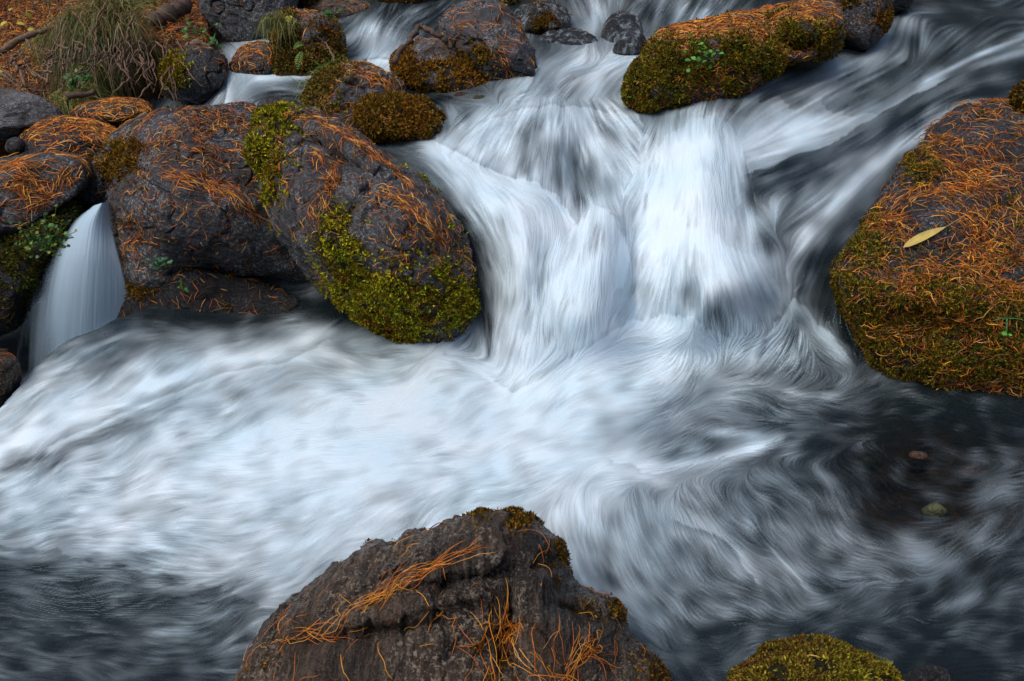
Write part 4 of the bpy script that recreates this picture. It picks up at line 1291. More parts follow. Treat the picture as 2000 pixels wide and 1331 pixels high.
rock("boulder", "split boulder with a smooth grey face and a grassy orange shoulder beside the upper fall", B,
     [(526, 108), (538, 62), (556, 28), (582, 16), (620, 24), (650, 40), (668, 66), (672, 130), (645, 148), (600, 150), (560, 145), (534, 148)], M_ROCK, wY(620, 150) + .12, .17, .2, lean=.2, n=300, m=100, rough=.010, facets=6, seed=83,
     dents=[(582, 70, 8, 50, 8, .06), (640, 90, 40, 14, 0, .04)], moss=[(552, 70, 30, 1), (545, 110, 30, .9), (600, 115, 34, 1), (640, 75, 26, .7), (645, 110, 24, .8), (560, 35, 16, .8)], mossn=14000, mosscol=[(.2, .1, .02), (.1, .12, .02), (.26, .2, .03), (.2, .08, .015)], mosslen=.012, cush=.014)
rock("stone", "low stone with a cap of orange needles left of the split boulder", 'stone', [(448, 128), (470, 98), (498, 81), (525, 86), (540, 110), (540, 150), (500, 152), (460, 150)], M_ROCK, wY(500, 150) + .12, .13, .16, lean=.2, n=200, m=60, rough=.009, seed=84)
rock("boulder", "black wet angular boulder with a green moss knob, left of the foam step", B,
     [(312, 148), (330, 122), (348, 98), (380, 90), (412, 98), (448, 120), (436, 160), (405, 195), (360, 208), (332, 190), (318, 168)], M_DARK, wY(400, 205) + .02, .17, .2, lean=.22, n=260, m=80, rough=.012, facets=7, seed=85,
     moss=[(338, 140, 24, 1.2), (345, 160, 14, .9)], mossn=6000, mosscol=MOSSB, mosslen=.009, cush=.02, wet=[(360, 185, 50, 1), (420, 130, 50, .8)])
rock("boulder", "ridged boulder tufted with grass and orange needles in the middle of the upper pool", B,
     [(590, 205), (612, 172), (642, 142), (682, 127), (722, 128), (765, 152), (792, 178), (775, 205), (740, 225), (690, 228), (640, 232), (598, 226)], M_SLATE, wY(680, 232) + .10, .16, .2, lean=.18, n=300, m=100, rough=.010, facets=5, seed=87, strata=.005, srot=(.5, -.2, .8),
     dents=[(675, 165, 10, 40, 25, -.05)], moss=[(625, 175, 26, .9), (650, 145, 24, .9), (610, 205, 22, .9), (660, 205, 14, .7)], mossn=8000, mosscol=[(.16, .14, .02), (.22, .2, .03), (.2, .1, .02)], mosslen=.010, cush=.010)
rock("stone", "flat dark stone with an orange moss dome, behind the slanted boulder", 'stone',
     [(612, 245), (650, 222), (700, 210), (745, 190), (790, 186), (832, 208), (862, 242), (872, 272), (835, 284), (765, 272), (700, 268), (640, 262)], M_DARK, wY(760, 275) + .06, .14, .16, lean=.16, n=300, m=90, rough=.007, seed=89, wet=[(840, 260, 50, 1), (700, 260, 70, .6)],
     moss=[(735, 232, 34, 1.1), (770, 225, 34, 1.2), (800, 232, 34, 1.2), (830, 245, 24, 1)], mossn=16000, mosscol=[(.24, .12, .015), (.2, .15, .02), (.28, .12, .015)], mosslen=.010, cush=.030)
rock("boulder", "narrow grey boulder with a mossy crest tucked behind the large rounded one", B,
     [(125, 375), (150, 338), (185, 285), (235, 252), (300, 214), (330, 240), (300, 330), (235, 360), (212, 395), (195, 415), (165, 405)], M_ROCK, 2.98, .20, .25, lean=.15, n=280, m=90, rough=.010, facets=5, seed=91, moss=[(225, 330, 22, 1), (240, 300, 16, 1), (120, 380, 14, .8)], mossn=4000, mosscol=MOSSO, mosslen=.010)
rock("boulder", "smooth grey flat topped boulder cut by the left edge, below the bank", B,
     [(-120, 175), (0, 181), (40, 183), (90, 196), (128, 222), (110, 250), (60, 270), (0, 275), (-120, 300)], M_PALE, 3.30, .22, .3, lean=.18, n=260, m=80, rough=.008, facets=5, seed=93, strata=.004)
rock("stone", "low smooth grey stone ringed with orange needles under the tussock", 'stone', [(135, 228), (165, 205), (210, 196), (260, 194), (290, 204), (300, 226), (230, 250), (160, 246)], M_ROCK, 3.38, .14, .2, lean=.2, n=220, m=70, rough=.006, seed=94)
rock("boulder", "dark boulder overflowing with drifts of orange needles at the left, third row", B,
     [(25, 300), (38, 268), (75, 240), (125, 228), (170, 236), (225, 252), (240, 275), (215, 310), (150, 330), (60, 330)], M_DARK, 3.05, .18, .25, lean=.2, n=260, m=80, rough=.010, facets=5, seed=95)
rock("stone", "small grey stone wedged under the needle drifted dark boulder at the left", 'stone', [(8, 285), (14, 272), (38, 266), (50, 280), (44, 300), (14, 300)], M_PALE, 3.02, .05, .06, n=100, m=36, rough=.005, seed=96)
rock("boulder", "broad smooth dark boulder streaked with orange needle wisps at the left edge above the fall", B,
     [(-150, 330), (0, 318), (55, 300), (110, 292), (162, 306), (178, 330), (160, 375), (125, 400), (90, 430), (40, 460), (-150, 500)], M_ROCK, 2.72, .26, .3, lean=.14, n=340, m=110, rough=.008, facets=4, seed=97)
rock("boulder", "shadowed boulder thick with dark green moss and leafy plants left of the waterfall", B,
     [(-150, 470), (0, 458), (60, 430), (110, 402), (150, 395), (160, 425), (130, 480), (95, 530), (60, 590), (30, 650), (-150, 680)], M_DARK, 2.60, .22, .3, lean=.10, n=300, m=100, rough=.010, facets=4, seed=98,
     moss=[(30, 500, 70, 1), (90, 460, 50, .9), (60, 540, 50, 1), (130, 415, 30, .8), (-60, 520, 80, 1)], mossn=22000, mosslen=.0085, mosscol=[(.07, .09, .012), (.12, .14, .015), (.09, .06, .012)], cush=.014, wet=[(60, 600, 80, .8)])
rock("boulder", "brown rock ledge under the large rounded boulder, just above the pool", B,
     [(190, 665), (215, 620), (242, 565), (285, 528), (350, 520), (440, 535), (540, 562), (630, 592), (700, 620), (720, 665), (600, 668), (480, 655), (350, 668), (240, 695)], M_DARK, 2.58, .10, .2, lean=.05, n=380, m=90, rough=.011, facets=4, seed=99, wet=[(350, 650, 200, .9), (600, 620, 120, .9)], moss=[(270, 560, 26, .7)], mossn=1500, mosscol=MOSSO)
rock("stone", "reddish brown stone at the left edge beneath the waterfall", 'stone', [(-120, 700), (-10, 672), (22, 690), (42, 730), (30, 775), (-20, 815), (-120, 860)], M_BROWN, 2.32, .14, .2, n=200, m=60, rough=.012, facets=5, seed=100, wet=[(0, 740, 60, .5)])
rock("boulder", "flat layered brown slab across the top behind the upper fall", B, [(610, -30), (640, 8), (690, 6), (725, 14), (730, 36), (700, 46), (650, 44), (615, 34), (590, 10)], M_BROWN, 4.75, .16, .25, lean=.2, n=200, m=60, rough=.012, facets=5, seed=102, strata=.005)
rock("boulder", "mossy brown rock wall dripping beside the upper fall at the top edge", B, [(725, -70), (860, -70), (858, 0), (838, 22), (800, 34), (762, 36), (732, 30)], M_BROWN, 4.95, .16, .25, n=220, m=60, rough=.014, facets=4, seed=103, moss=[(760, 10, 22, .9), (800, 10, 22, .9)], mossn=3500, mosscol=[(.2, .1, .03), (.12, .1, .02), (.26, .12, .03)], mosslen=.016, wet=[(780, 30, 50, .6)])
rock("boulder", "rusty brown rock at the top edge between the grey boulder and the slab", B, [(560, -80), (640, -80), (640, 0), (625, 20), (595, 18), (572, 0)], M_BROWN, 4.85, .14, .2, n=160, m=50, rough=.012, facets=4, seed=104, moss=[(610, 0, 30, .7)], mossn=1500, mosscol=MOSSO, mosslen=.012)
rock("stone", "dark layered stone wedged between the rounded boulder and the slanted one", 'stone', [(500, 215), (515, 198), (545, 192), (590, 205), (600, 222), (560, 240), (515, 236)], M_SLATE, wY(550, 230) + .05, .09, .12, n=180, m=50, rough=.010, facets=4, seed=105, wet=[(540, 210, 40, .7)])
rock("stone", "needle tipped stone at the right edge where the smooth chute enters", 'stone', [(1982, 215), (1985, 185), (2000, 168), (2060, 160), (2120, 190), (2110, 230), (2020, 235)], M_DARK, 3.02, .10, .15, n=160, m=50, rough=.010, seed=106, moss=[(2000, 190, 40, .9)], mossn=3500, mosscol=MOSSO, mosslen=.01)
rock("boulder", "dark wet rock half under the water between the chute and the right boulder", B, [(1560, 600), (1568, 530), (1600, 500), (1650, 440), (1720, 400), (1700, 560), (1660, 660), (1600, 640)], M_DARK, 2.62, .12, .2, n=220, m=60, rough=.010, facets=4, seed=107, wet=[(1620, 540, 160, 1)], moss=[(1640, 500, 24, .6)], mossn=2000, mosscol=MOSSO)

# ------------------------------------------------------------------ fallen needles
NCOL = np.array([(.74, .225, .012), (.58, .145, .009), (.90, .38, .03), (.15, .045, .008), (.62, .34, .09), (.46, .110, .008)])
LIT_V, LIT_F, LIT_C = [], [], []
lit_n = 0


def needle_geo(S, i, j, head, length, rad, g, curv=.11, lift=.0015, bow=.003, sides=3, nseg=5):
    n = len(i)
    pts, nr, ok = S.walk(i, j, head, g.normal(0, curv, n), length, nseg)
    for _ in range(2):
        pts[:, 1:-1] = .25 * pts[:, :-2] + .5 * pts[:, 1:-1] + .25 * pts[:, 2:]
    t = np.linspace(0, 1, nseg + 1)[None, :, None]
    up = lift * (.3 + g.random((n, 1, 1)) * 1.7) + bow * g.random((n, 1, 1)) ** 2 * (4 * t * (1 - t)) + bow * 1.6 * (g.random((n, 1, 1)) ** 4) * t
    pts = pts + nr * up
    return pts[ok]


def add_litter(pts, rad, g, dark=0.0, cols=NCOL, wts=None):
    global lit_n
    n, k, _ = pts.shape
    if n == 0:
        return
    V, F = tubes(pts, rad * 1.25 * (.7 + .6 * g.random(n)), 3, np.concatenate([[.6], np.ones(k - 2), [.35]]))
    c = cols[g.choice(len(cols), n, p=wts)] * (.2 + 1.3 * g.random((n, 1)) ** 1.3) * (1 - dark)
    LIT_V.append(V)
    LIT_F.append(F + lit_n)
    LIT_C.append(np.repeat(c, k * 3, 0))
    lit_n += len(V)


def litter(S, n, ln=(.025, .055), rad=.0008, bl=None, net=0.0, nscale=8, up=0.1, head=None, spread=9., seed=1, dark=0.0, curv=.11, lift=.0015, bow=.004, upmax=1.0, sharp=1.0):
    g = np.random.default_rng(seed + 900)
    d = smooth01((S.N[..., 2] + up) / .5)
    if bl is not None:
        d = d * np.minimum(blobs(S.px, S.py, bl), 1) ** sharp
    if net:
        r_ = ridged(S.P + seed, nscale, 3, seed + 17)
        d = d * ((1 - net) + net * smooth01((r_ - .28) / .22) ** 2)
    i, j = S.pick(d, n, g)
    if not len(i):
        return
    h = g.uniform(-math.pi, math.pi, n) if head is None else R(head) + g.normal(0, R(spread), n)
    L = g.uniform(ln[0], ln[1], n)
    add_litter(needle_geo(S, i, j, h, L, rad, g, curv, lift, bow), rad, g, dark)


def locate(S, x, y):
    d = (S.px - x) ** 2 + (S.py - y) ** 2 + np.where(S.front, 0, 1e6)
    k = int(np.argmin(d))
    return k // S.W, k % S.W


def bundle(S, path, n, width, ln, rad=.0009, spread=14, seed=1, out=None, bow=.006, cols=NCOL, wts=None):
    """a drift of needles lying along a line of points on the boulder"""
    g = np.random.default_rng(seed + 1300)
    segs = list(zip(path[:-1], path[1:]))
    ij, hd = [], []
    for _ in range(n):
        a, b2 = segs[g.integers(len(segs))]
        t = g.random()
        x = a[0] + (b2[0] - a[0]) * t + g.normal(0, width)
        y = a[1] + (b2[1] - a[1]) * t + g.normal(0, width)
        ij.append(locate(S, x, y))
        hd.append(math.atan2(-(b2[1] - a[1]) * 1.5, b2[0] - a[0]))
    ij = np.array(ij, float) + g.random((n, 2)) * .8
    hd = np.array(hd) + g.normal(0, R(spread), n) + np.where(g.random(n) < .5, math.pi, 0)
    pts = needle_geo(S, ij[:, 0], ij[:, 1], hd, g.uniform(ln[0], ln[1], n), rad, g, .09, .002, bow)
    if out is not None:
        out.append(pts)
    else:
        add_litter(pts, rad, g, cols=cols, wts=wts)


def RK(key):
    for k, v in ROCKS.items():
        if key in k:
            return v
    raise KeyError(key)


s_ = RK("large rounded grey")
litter(s_, 750, (.020, .045), 0.00074, net=.97, nscale=6.5, up=.0, seed=1)
litter(s_, 480, (.018, .04), 0.00074, bl=[(400, 300, 110, 1), (470, 260, 60, .8), (300, 260, 50, .8), (430, 360, 60, 1)], net=.93, nscale=10, up=.3, seed=2)
litter(s_, 420, (.015, .035), .0007, bl=[(300, 420, 70, 1), (420, 480, 110, .5), (270, 500, 50, .6)], up=1.0, seed=3, head=60, spread=40)
bundle(s_, [(335, 345), (400, 360), (450, 378), (498, 415)], 190, 7, (.03, .055), 0.00081, 14, 1)
bundle(s_, [(235, 445), (260, 425), (272, 470), (245, 490)], 60, 6, (.03, .05), 0.00081, 30, 2)
for q_, pth in enumerate([[(380, 215), (470, 235), (500, 300)], [(330, 260), (380, 240), (440, 240)], [(300, 320), (360, 290), (400, 300), (450, 330)], [(350, 270), (410, 265), (430, 230)], [(420, 300), (470, 290), (440, 250)], [(260, 300), (310, 280), (350, 270)]]):
    bundle(s_, pth, 70, 6, (.02, .04), 0.00081, 45, 20 + q_)
s_ = RK("slanted slate")
litter(s_, 800, (.02, .045), 0.00074, net=.8, nscale=9, up=.3, seed=5)
litter(s_, 350, (.02, .04), .0007, bl=[(700, 500, 70, 1), (780, 590, 80, .8), (860, 600, 50, .6)], up=1.3, seed=55)
litter(s_, 900, (.02, .045), 0.00074, bl=[(820, 470, 80, 1), (870, 520, 50, 1), (770, 420, 60, .8), (620, 440, 50, .7), (880, 580, 30, .8)], net=.5, nscale=12, up=1.2, seed=6)
bundle(s_, [(560, 222), (620, 235), (680, 268), (740, 310), (790, 350)], 260, 5, (.03, .055), 0.00081, 16, 5)
bundle(s_, [(740, 380), (790, 400), (830, 440), (870, 480)], 160, 10, (.03, .05), 0.00081, 30, 6)
bundle(s_, [(610, 300), (650, 340), (645, 375), (620, 440)], 120, 8, (.03, .05), 0.00074, 30, 7)
bundle(s_, [(665, 275), (655, 320), (640, 360), (600, 430)], 90, 5, (.03, .05), 0.00074, 22, 8)
bundle(s_, [(530, 240), (540, 300), (555, 360)], 110, 9, (.02, .04), .0009, 50, 9)
s_ = RK("huge boulder")
litter(s_, 5200, (.03, .06), 0.00074, bl=[(1900, 380, 150, 1), (1850, 300, 80, 1), (1750, 430, 60, .8), (1960, 520, 90, 1), (1850, 560, 80, .9), (1790, 600, 60, .7), (1980, 640, 100, 1), (1750, 500, 60, .7), (2100, 400, 200, 1), (1920, 240, 60, 1)], net=.72, nscale=7, up=.6, seed=7, bow=.010)
litter(s_, 2600, (.02, .045), .0007, bl=[(1720, 600, 90, 1), (1850, 680, 120, 1), (1980, 720, 100, 1), (1700, 480, 70, 1)], net=.5, nscale=11, up=1.2, seed=8, dark=.1)
litter(s_, 3200, (.025, .05), .0007, bl=[(1760, 560, 90, .8), (1700, 660, 80, .7), (1850, 640, 110, 1), (1950, 600, 110, 1), (1980, 720, 110, 1), (1850, 730, 90, .9)], net=.6, nscale=13, up=1.3, seed=88, bow=.012)
for q_, pth in enumerate([[(1730, 400), (1800, 380), (1900, 360), (1990, 350)], [(1760, 560), (1830, 530), (1900, 535), (1990, 500)], [(1820, 300), (1870, 340), (1920, 350)], [(1720, 640), (1780, 655), (1840, 620), (1900, 625)], [(1900, 430), (1930, 480), (1890, 520)], [(1940, 560), (2000, 570), (2040, 560)], [(1690, 440), (1740, 430), (1760, 450)]]):
    bundle(s_, pth, 170, 12, (.03, .06), 0.00081, 35, 40 + q_, bow=.012)
s_ = RK("long mossy boulder")
litter(s_, 1700, (.03, .06), 0.00104, bl=[(1400, 60, 90, 1), (1330, 75, 60, 1), (1500, 40, 80, .9), (1440, 80, 60, .8), (1600, 30, 50, .7), (1290, 85, 30, 1)], up=.2, seed=9)
litter(s_, 2200, (.03, .06), .0011, bl=[(1400, 55, 90, 1), (1330, 65, 60, 1), (1500, 35, 80, .9), (1290, 85, 30, 1)], net=.4, up=.6, seed=109)
litter(s_, 900, (.025, .05), 0.00096, net=.6, up=1.0, seed=10, dark=.1)
litter(s_, 1500, (.025, .05), .001, bl=[(1330, 150, 60, 1), (1400, 175, 60, 1), (1460, 130, 50, 1), (1560, 70, 60, .7)], net=.5, up=1.3, seed=110)
s_ = RK("tilted speckled")
litter(s_, 330, (.03, .055), 0.00096, net=.6, up=.6, seed=11)
bundle(s_, [(950, 80), (980, 110), (1000, 140)], 40, 6, (.03, .05), 0.00096, 25, 60)
s_ = RK("pale lichen covered")
litter(s_, 240, (.025, .05), 0.00089, up=.5, bl=[(920, 150, 50, 1), (850, 110, 50, .3)], seed=12)
s_ = RK("split boulder")
litter(s_, 650, (.03, .06), 0.00104, up=.8, bl=[(552, 70, 36, 1), (600, 115, 50, 1), (620, 90, 50, .4), (590, 18, 30, .8)], seed=13)
s_ = RK("low stone with a cap")
litter(s_, 420, (.03, .05), 0.00104, up=.2, seed=14)
s_ = RK("angular boulder")
litter(s_, 90, (.03, .05), 0.00096, up=.3, seed=15)
s_ = RK("ridged boulder")
litter(s_, 500, (.03, .055), 0.00096, net=.5, up=.4, seed=16)
bundle(s_, [(690, 135), (730, 150), (775, 180), (795, 195)], 130, 5, (.03, .06), 0.00096, 15, 61)
bundle(s_, [(625, 215), (650, 170), (680, 130)], 70, 6, (.03, .06), 0.00096, 25, 62)
s_ = RK("orange moss dome")
litter(s_, 650, (.025, .05), 0.00089, bl=[(770, 225, 70, 1), (690, 240, 40, .4)], up=.7, seed=17)
s_ = RK("narrow grey boulder")
litter(s_, 260, (.03, .05), 0.00089, net=.7, up=.4, seed=18)
bundle(s_, [(205, 330), (230, 290), (290, 240)], 90, 9, (.03, .05), 0.00089, 35, 63)
s_ = RK("low smooth grey stone ringed")
litter(s_, 900, (.03, .06), 0.00096, bl=[(220, 232, 60, 1), (270, 225, 40, 1), (170, 235, 40, .8), (290, 205, 20, .7)], up=.8, seed=19, head=-10, spread=40)
s_ = RK("overflowing with drifts")
litter(s_, 1500, (.03, .06), 0.00096, bl=[(180, 240, 60, 1), (215, 270, 40, 1), (130, 235, 40, 1), (70, 262, 30, .7), (140, 300, 60, .8)], up=.5, seed=20, head=-15, spread=45)
s_ = RK("smooth grey flat topped")
litter(s_, 90, (.03, .05), 0.00089, up=.2, seed=21)
s_ = RK("broad smooth dark")
litter(s_, 700, (.03, .055), 0.00081, net=.96, nscale=5.5, up=.3, seed=22, head=20, spread=30)
for q_, pth in enumerate([[(0, 325), (60, 325), (110, 312)], [(10, 350), (50, 345), (75, 360)], [(10, 370), (45, 352), (90, 358)], [(40, 405), (50, 390), (40, 370), (20, 380)], [(80, 375), (105, 385), (70, 395)], [(110, 350), (125, 340), (135, 352)], [(0, 325), (30, 322), (60, 330)]]):
    bundle(s_, pth, 45, 3.5, (.03, .05), 0.00081, 22, 70 + q_)
s_ = RK("shadowed boulder")
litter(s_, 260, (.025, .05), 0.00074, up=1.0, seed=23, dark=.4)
s_ = RK("rock ledge")
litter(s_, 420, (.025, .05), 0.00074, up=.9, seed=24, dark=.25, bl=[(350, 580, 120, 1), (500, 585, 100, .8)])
s_ = RK("low boulder capped")
litter(s_, 110, (.03, .06), .0008, up=.9, seed=25)
for key_ in ("flat layered brown", "dripping", "rusty brown", "yellow moss covered", "upright boulder", "needle tipped", "tall dark grey", "reddish brown stone"):
    s_ = RK(key_)
    litter(s_, 60 if "tall" in key_ else 220, (.03, .06), 0.00104, up=.7, seed=30 + len(key_), dark=.2)
# the foreground boulder: its needles are big enough to be counted
s_ = RK("foreground boulder")
FORE = []
bundle(s_, [(705, 1182), (760, 1150), (830, 1115), (885, 1098)], 70, 5, (.06, .10), .00075, 9, 80, FORE, bow=.010)
bundle(s_, [(520, 1265), (600, 1240), (640, 1235)], 26, 5, (.05, .09), .00075, 20, 81, FORE, bow=.010)
bundle(s_, [(945, 1245), (990, 1215), (1020, 1245)], 52, 9, (.04, .08), .00075, 60, 82, FORE, bow=.016)
bundle(s_, [(1090, 1331), (1130, 1285), (1180, 1270)], 40, 9, (.05, .09), .00075, 30, 83, FORE, bow=.016)
bundle(s_, [(960, 1331), (950, 1260)], 26, 12, (.05, .09), .00075, 25, 84, FORE, bow=.016)
bundle(s_, [(1020, 1290), (1100, 1331)], 14, 12, (.05, .09), .00075, 25, 85, FORE, bow=.016)
g_ = np.random.default_rng(77)
d_ = smooth01((s_.N[..., 2] + .5) / .5) * (s_.py < 1345) * s_.front
i_, j_ = s_.pick(d_, 72, g_)
FORE.append(needle_geo(s_, i_, j_, R(75) + g_.normal(0, R(40), len(i_)), g_.uniform(.03, .08, len(i_)), .00075, g_, .16, .0015, .010))
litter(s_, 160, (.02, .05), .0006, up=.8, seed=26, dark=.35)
FORE = np.concatenate(FORE)[:300]
MN = []
for c_ in NCOL:
    for f_ in (.75, 1.05):
        b = NB("needle")
        MN.append(b.done(b.n("ShaderNodeBsdfPrincipled", {'Base Color': tuple(c_ * f_), 'Roughness': .4}).outputs[0]))
for p_ in FORE:
    fine = np.stack([np.interp(np.linspace(0, 5, 9), np.arange(6), p_[:, k]) for k in range(3)], -1)
    V_, F_ = tubes(fine[None], np.array([.0004 + .0002 * g_.random()]), 4, np.array([.7, 1, 1, 1, 1, 1, 1, .8, .3]))
    o = mesh_from("pine_needle", V_, F_, MN[g_.choice(12, p=[.16, .16, .09, .09, .14, .14, .03, .03, .03, .03, .05, .05])])
    recenter(o, p_[0])
    tag(o, "long dry orange needle lying on the dark foreground boulder", "pine needle", "needles on the foreground boulder")

# ------------------------------------------------------------------ the bank: litter, tussock, roots, sticks, plants
S_GROUND.px, S_GROUND.py = project(S_GROUND.P)
S_GROUND.front = np.ones(S_GROUND.px.shape, bool)
BK = [(60, 60, 110, 1), (200, 150, 90, 1), (330, 60, 90, 1), (420, 90, 60, 1), (60, 160, 90, 1), (-100, 120, 120, 1), (150, 215, 60, .8), (500, 40, 60, .6)]
S_GROUND.area = S_GROUND.area * (stream < .5) * (YG < 6) * (YG > 2.5)
litter(S_GROUND, 7000, (.03, .06), 0.00104, bl=BK, up=1.0, seed=41, lift=.004, bow=.014)
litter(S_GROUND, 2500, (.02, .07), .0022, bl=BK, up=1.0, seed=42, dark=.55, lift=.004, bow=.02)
lit = mesh_from("fallen_needles", np.vstack(LIT_V), np.vstack(LIT_F), M_NEEDLE, attrs={"col": np.vstack(LIT_C)})
tag(lit, "orange fallen needles drifted over the boulders and the bank", kind="stuff")


def blades(name, P0, d0, L, wdt, cols, g, droop=.8, parent=None, seg=4):
    n = len(P0)
    t = np.linspace(0, 1, seg + 1)[None, :, None]
    pts = P0[:, None] + d0[:, None] * (L[:, None, None] * t)
    pts[..., 2] -= (droop * L[:, None] * t[..., 0] ** 2)
    side = np.cross(d0, np.array([0, 0, 1.])) + g.normal(0, .35, (n, 3))
    side /= np.linalg.norm(side, axis=1, keepdims=True)
    wv = (wdt * (1 - np.linspace(0, 1, seg + 1) ** 1.5 * .92))[None, :, None] * side[:, None]
    V = np.stack([pts - wv, pts + wv], 2).reshape(-1, 3)
    base = (np.arange(n)[:, None] * (seg + 1) + np.arange(seg)[None]) * 2
    F = np.stack([base, base + 1, base + 3, base + 2], -1).reshape(-1, 4)
    c = np.array(cols)[g.integers(len(cols), size=n)] * (.45 + .9 * g.random((n, 1)))
    return mesh_from(name, V, F, M_GRASS, parent=parent, attrs={"col": np.repeat(c, (seg + 1) * 2, 0)})


GG = [(.13, .17, .03), (.07, .12, .03), (.24, .22, .06), (.10, .13, .025), (.34, .26, .09)]
GY_ = [(.30, .28, .07), (.22, .24, .05), (.40, .33, .12), (.15, .20, .04)]
GB = [(.26, .15, .07), (.18, .10, .05), (.34, .24, .12)]
GD = [(.05, .09, .025), (.08, .11, .03), (.14, .12, .05), (.18, .12, .06), (.04, .08, .03)]


def tussock(label, clumps, seed, group=None):
    """clumps: (px,py,Y,n,radius,length,cols,lean_x,droop)"""
    g = np.random.default_rng(seed)
    root = empty("grass_tussock", at(clumps[0][0], clumps[0][1], clumps[0][2]) - np.array([0, 0, .05]))
    tag(root, label, "grass tussock", group)
    for (x, y, Y, n, rad, ln, cols, lx, dr) in clumps:
        c = at(x, y, Y)
        P0 = c + g.normal(0, 1, (n, 3)) * rad * np.array([1, .8, .45])
        a = g.uniform(0, 2 * math.pi, n)
        el = g.uniform(.1, 1.3, n)
        d0 = np.stack([np.cos(a) * np.cos(el) + lx, np.sin(a) * np.cos(el) - .35, np.sin(el)], -1)
        d0 /= np.linalg.norm(d0, axis=1, keepdims=True)
        blades("blades", P0, d0, ln * (.4 + .8 * g.random(n)), .0017, cols, g, dr, root)
    return root


tussock("big shaggy green and straw grass tussock hanging over the bank at the top left",
        [(212, 18, 4.0, 1100, .045, .17, GY_ + GB, .1, .75), (165, 48, 3.92, 1000, .05, .22, GG + GB, -.05, 1.5), (150, 85, 3.85, 700, .035, .20, GD + GB, -.05, 1.7), (198, 85, 3.86, 700, .045, .20, GD + GB, 0, 1.8), (172, 140, 3.72, 420, .03, .15, GG, -.05, 1.6), (236, 45, 3.95, 600, .035, .17, GG + GB, .3, 1.3)], 5)
tussock("pale dry grass tuft on the bank left of the big tussock", [(100, 72, 3.95, 380, .03, .14, GY_ + [(.35, .22, .1)], -.1, 1.2)], 6)
tussock("small grass tuft at the foot of the bank above the flat grey stones", [(140, 200, 3.5, 420, .035, .12, GY_, 0, .9), (170, 185, 3.55, 240, .03, .12, GG, 0, .9)], 7)
tussock("faded grass tuft behind the log at the top of the bank", [(290, 15, 4.7, 420, .05, .2, GG, 0, .9)], 8)
tussock("dark hedge like grass tuft in the top left corner", [(60, -5, 5.0, 1500, .16, .26, GD, 0, .9), (-40, -10, 4.9, 1200, .16, .26, GD, 0, .9), (120, 5, 4.95, 900, .10, .2, GD, 0, 1.0)], 9)
tussock("hanging grass fringe over the mossy shoulder of the split boulder", [(545, 40, wY(600, 150) + .05, 260, .03, .10, GY_ + GG, -.25, 1.3)], 10)
tussock("fresh green grass tuft on the crest of the ridged boulder in the upper pool", [(648, 138, 3.62, 190, .022, .10, [(.18, .30, .04), (.3, .36, .06), (.12, .22, .03)], 0, .5), (620, 165, 3.52, 160, .03, .09, GY_, -.2, .9)], 11)


def stick(name, label, pix, r0, r1, mat=M_BARK, cat="stick", wob=.002, group=None):
    o = limb_obj(name, [at(*p) for p in pix], r0, r1, mat, wob=wob)
    return tag(o, label, cat, group)


stick("dead_branch", "long bare curved branch lying across the bank from the left edge", [(-60, 122, 3.6), (0, 101, 3.68), (45, 74, 3.78), (90, 60, 3.86), (125, 54, 3.92)], .016, .007, M_BARK, "branch")
stick("stem", "thin vertical dry stem in front of the big tussock", [(208, 8, 3.72), (191, 35, 3.70), (187, 90, 3.66), (186, 140, 3.62), (192, 195, 3.55)], .004, .0028, cat="stem")
stick("stick", "short white peeled stick standing up right of the big tussock", [(249, 78, 3.7), (251, 55, 3.72), (262, 29, 3.74)], .007, .004, wob=.001)
stick("stick", "forked pale stick leaning in the litter at the far left", [(22, 115, 3.62), (36, 135, 3.58), (48, 165, 3.5), (52, 172, 3.5)], .009, .005)
stick("stick", "upper of the two parallel straight sticks at the left edge", [(-30, 118, 3.5), (10, 140, 3.45), (45, 168, 3.42)], .004, .003)
stick("stick", "lower of the two parallel straight sticks at the left edge", [(-30, 128, 3.46), (8, 150, 3.42), (42, 172, 3.40)], .004, .003)
stick("stick", "crooked thin twig rising behind the forked stick", [(92, 162, 3.5), (96, 125, 3.6), (108, 85, 3.68), (116, 68, 3.7)], .005, .002)
stick("stick", "bent thin twig arching from the tussock foot towards the lower left", [(150, 172, 3.5), (168, 145, 3.58), (185, 128, 3.62), (215, 112, 3.66)], .004, .002)
stick("log", "rotten brown log with a broken pale end on the upper bank", [(296, 46, 4.25), (320, 32, 4.32), (345, 20, 4.4), (368, 8, 4.5)], .045, .028, M_BARKD, "log", .004)
stick("log", "flat grey driftwood piece on the bank beside the black boulder", [(362, 88, 3.98), (385, 86, 4.0), (412, 92, 4.0)], .018, .012, M_BARK, "log", .003)
stick("stick", "brown piece of driftwood lying above the flat grey stones", [(130, 190, 3.42), (160, 186, 3.44), (185, 180, 3.46)], .014, .008, M_BARKD)
stick("stick", "dark twig along the edge of the upper bank", [(345, 58, 4.15), (370, 54, 4.2), (392, 48, 4.25)], .006, .003, M_BARKD)
stick("dead_branch", "broken branch bent like a hairpin, propped on the pale lichen boulder", [(770, 123, 3.45), (784, 98, 3.52), (800, 80, 3.58), (811, 62, 3.62), (822, 50, 3.66), (832, 56, 3.64), (850, 64, 3.62), (868, 78, 3.62), (885, 92, 3.60)], .011, .008, M_BARKD, "branch", .003)
stick("stick", "pale straw stalk slanting up behind the ridged boulder", [(657, 126, 3.66), (646, 102, 3.70), (635, 82, 3.74)], .0045, .003)
g_ = np.random.default_rng(19)
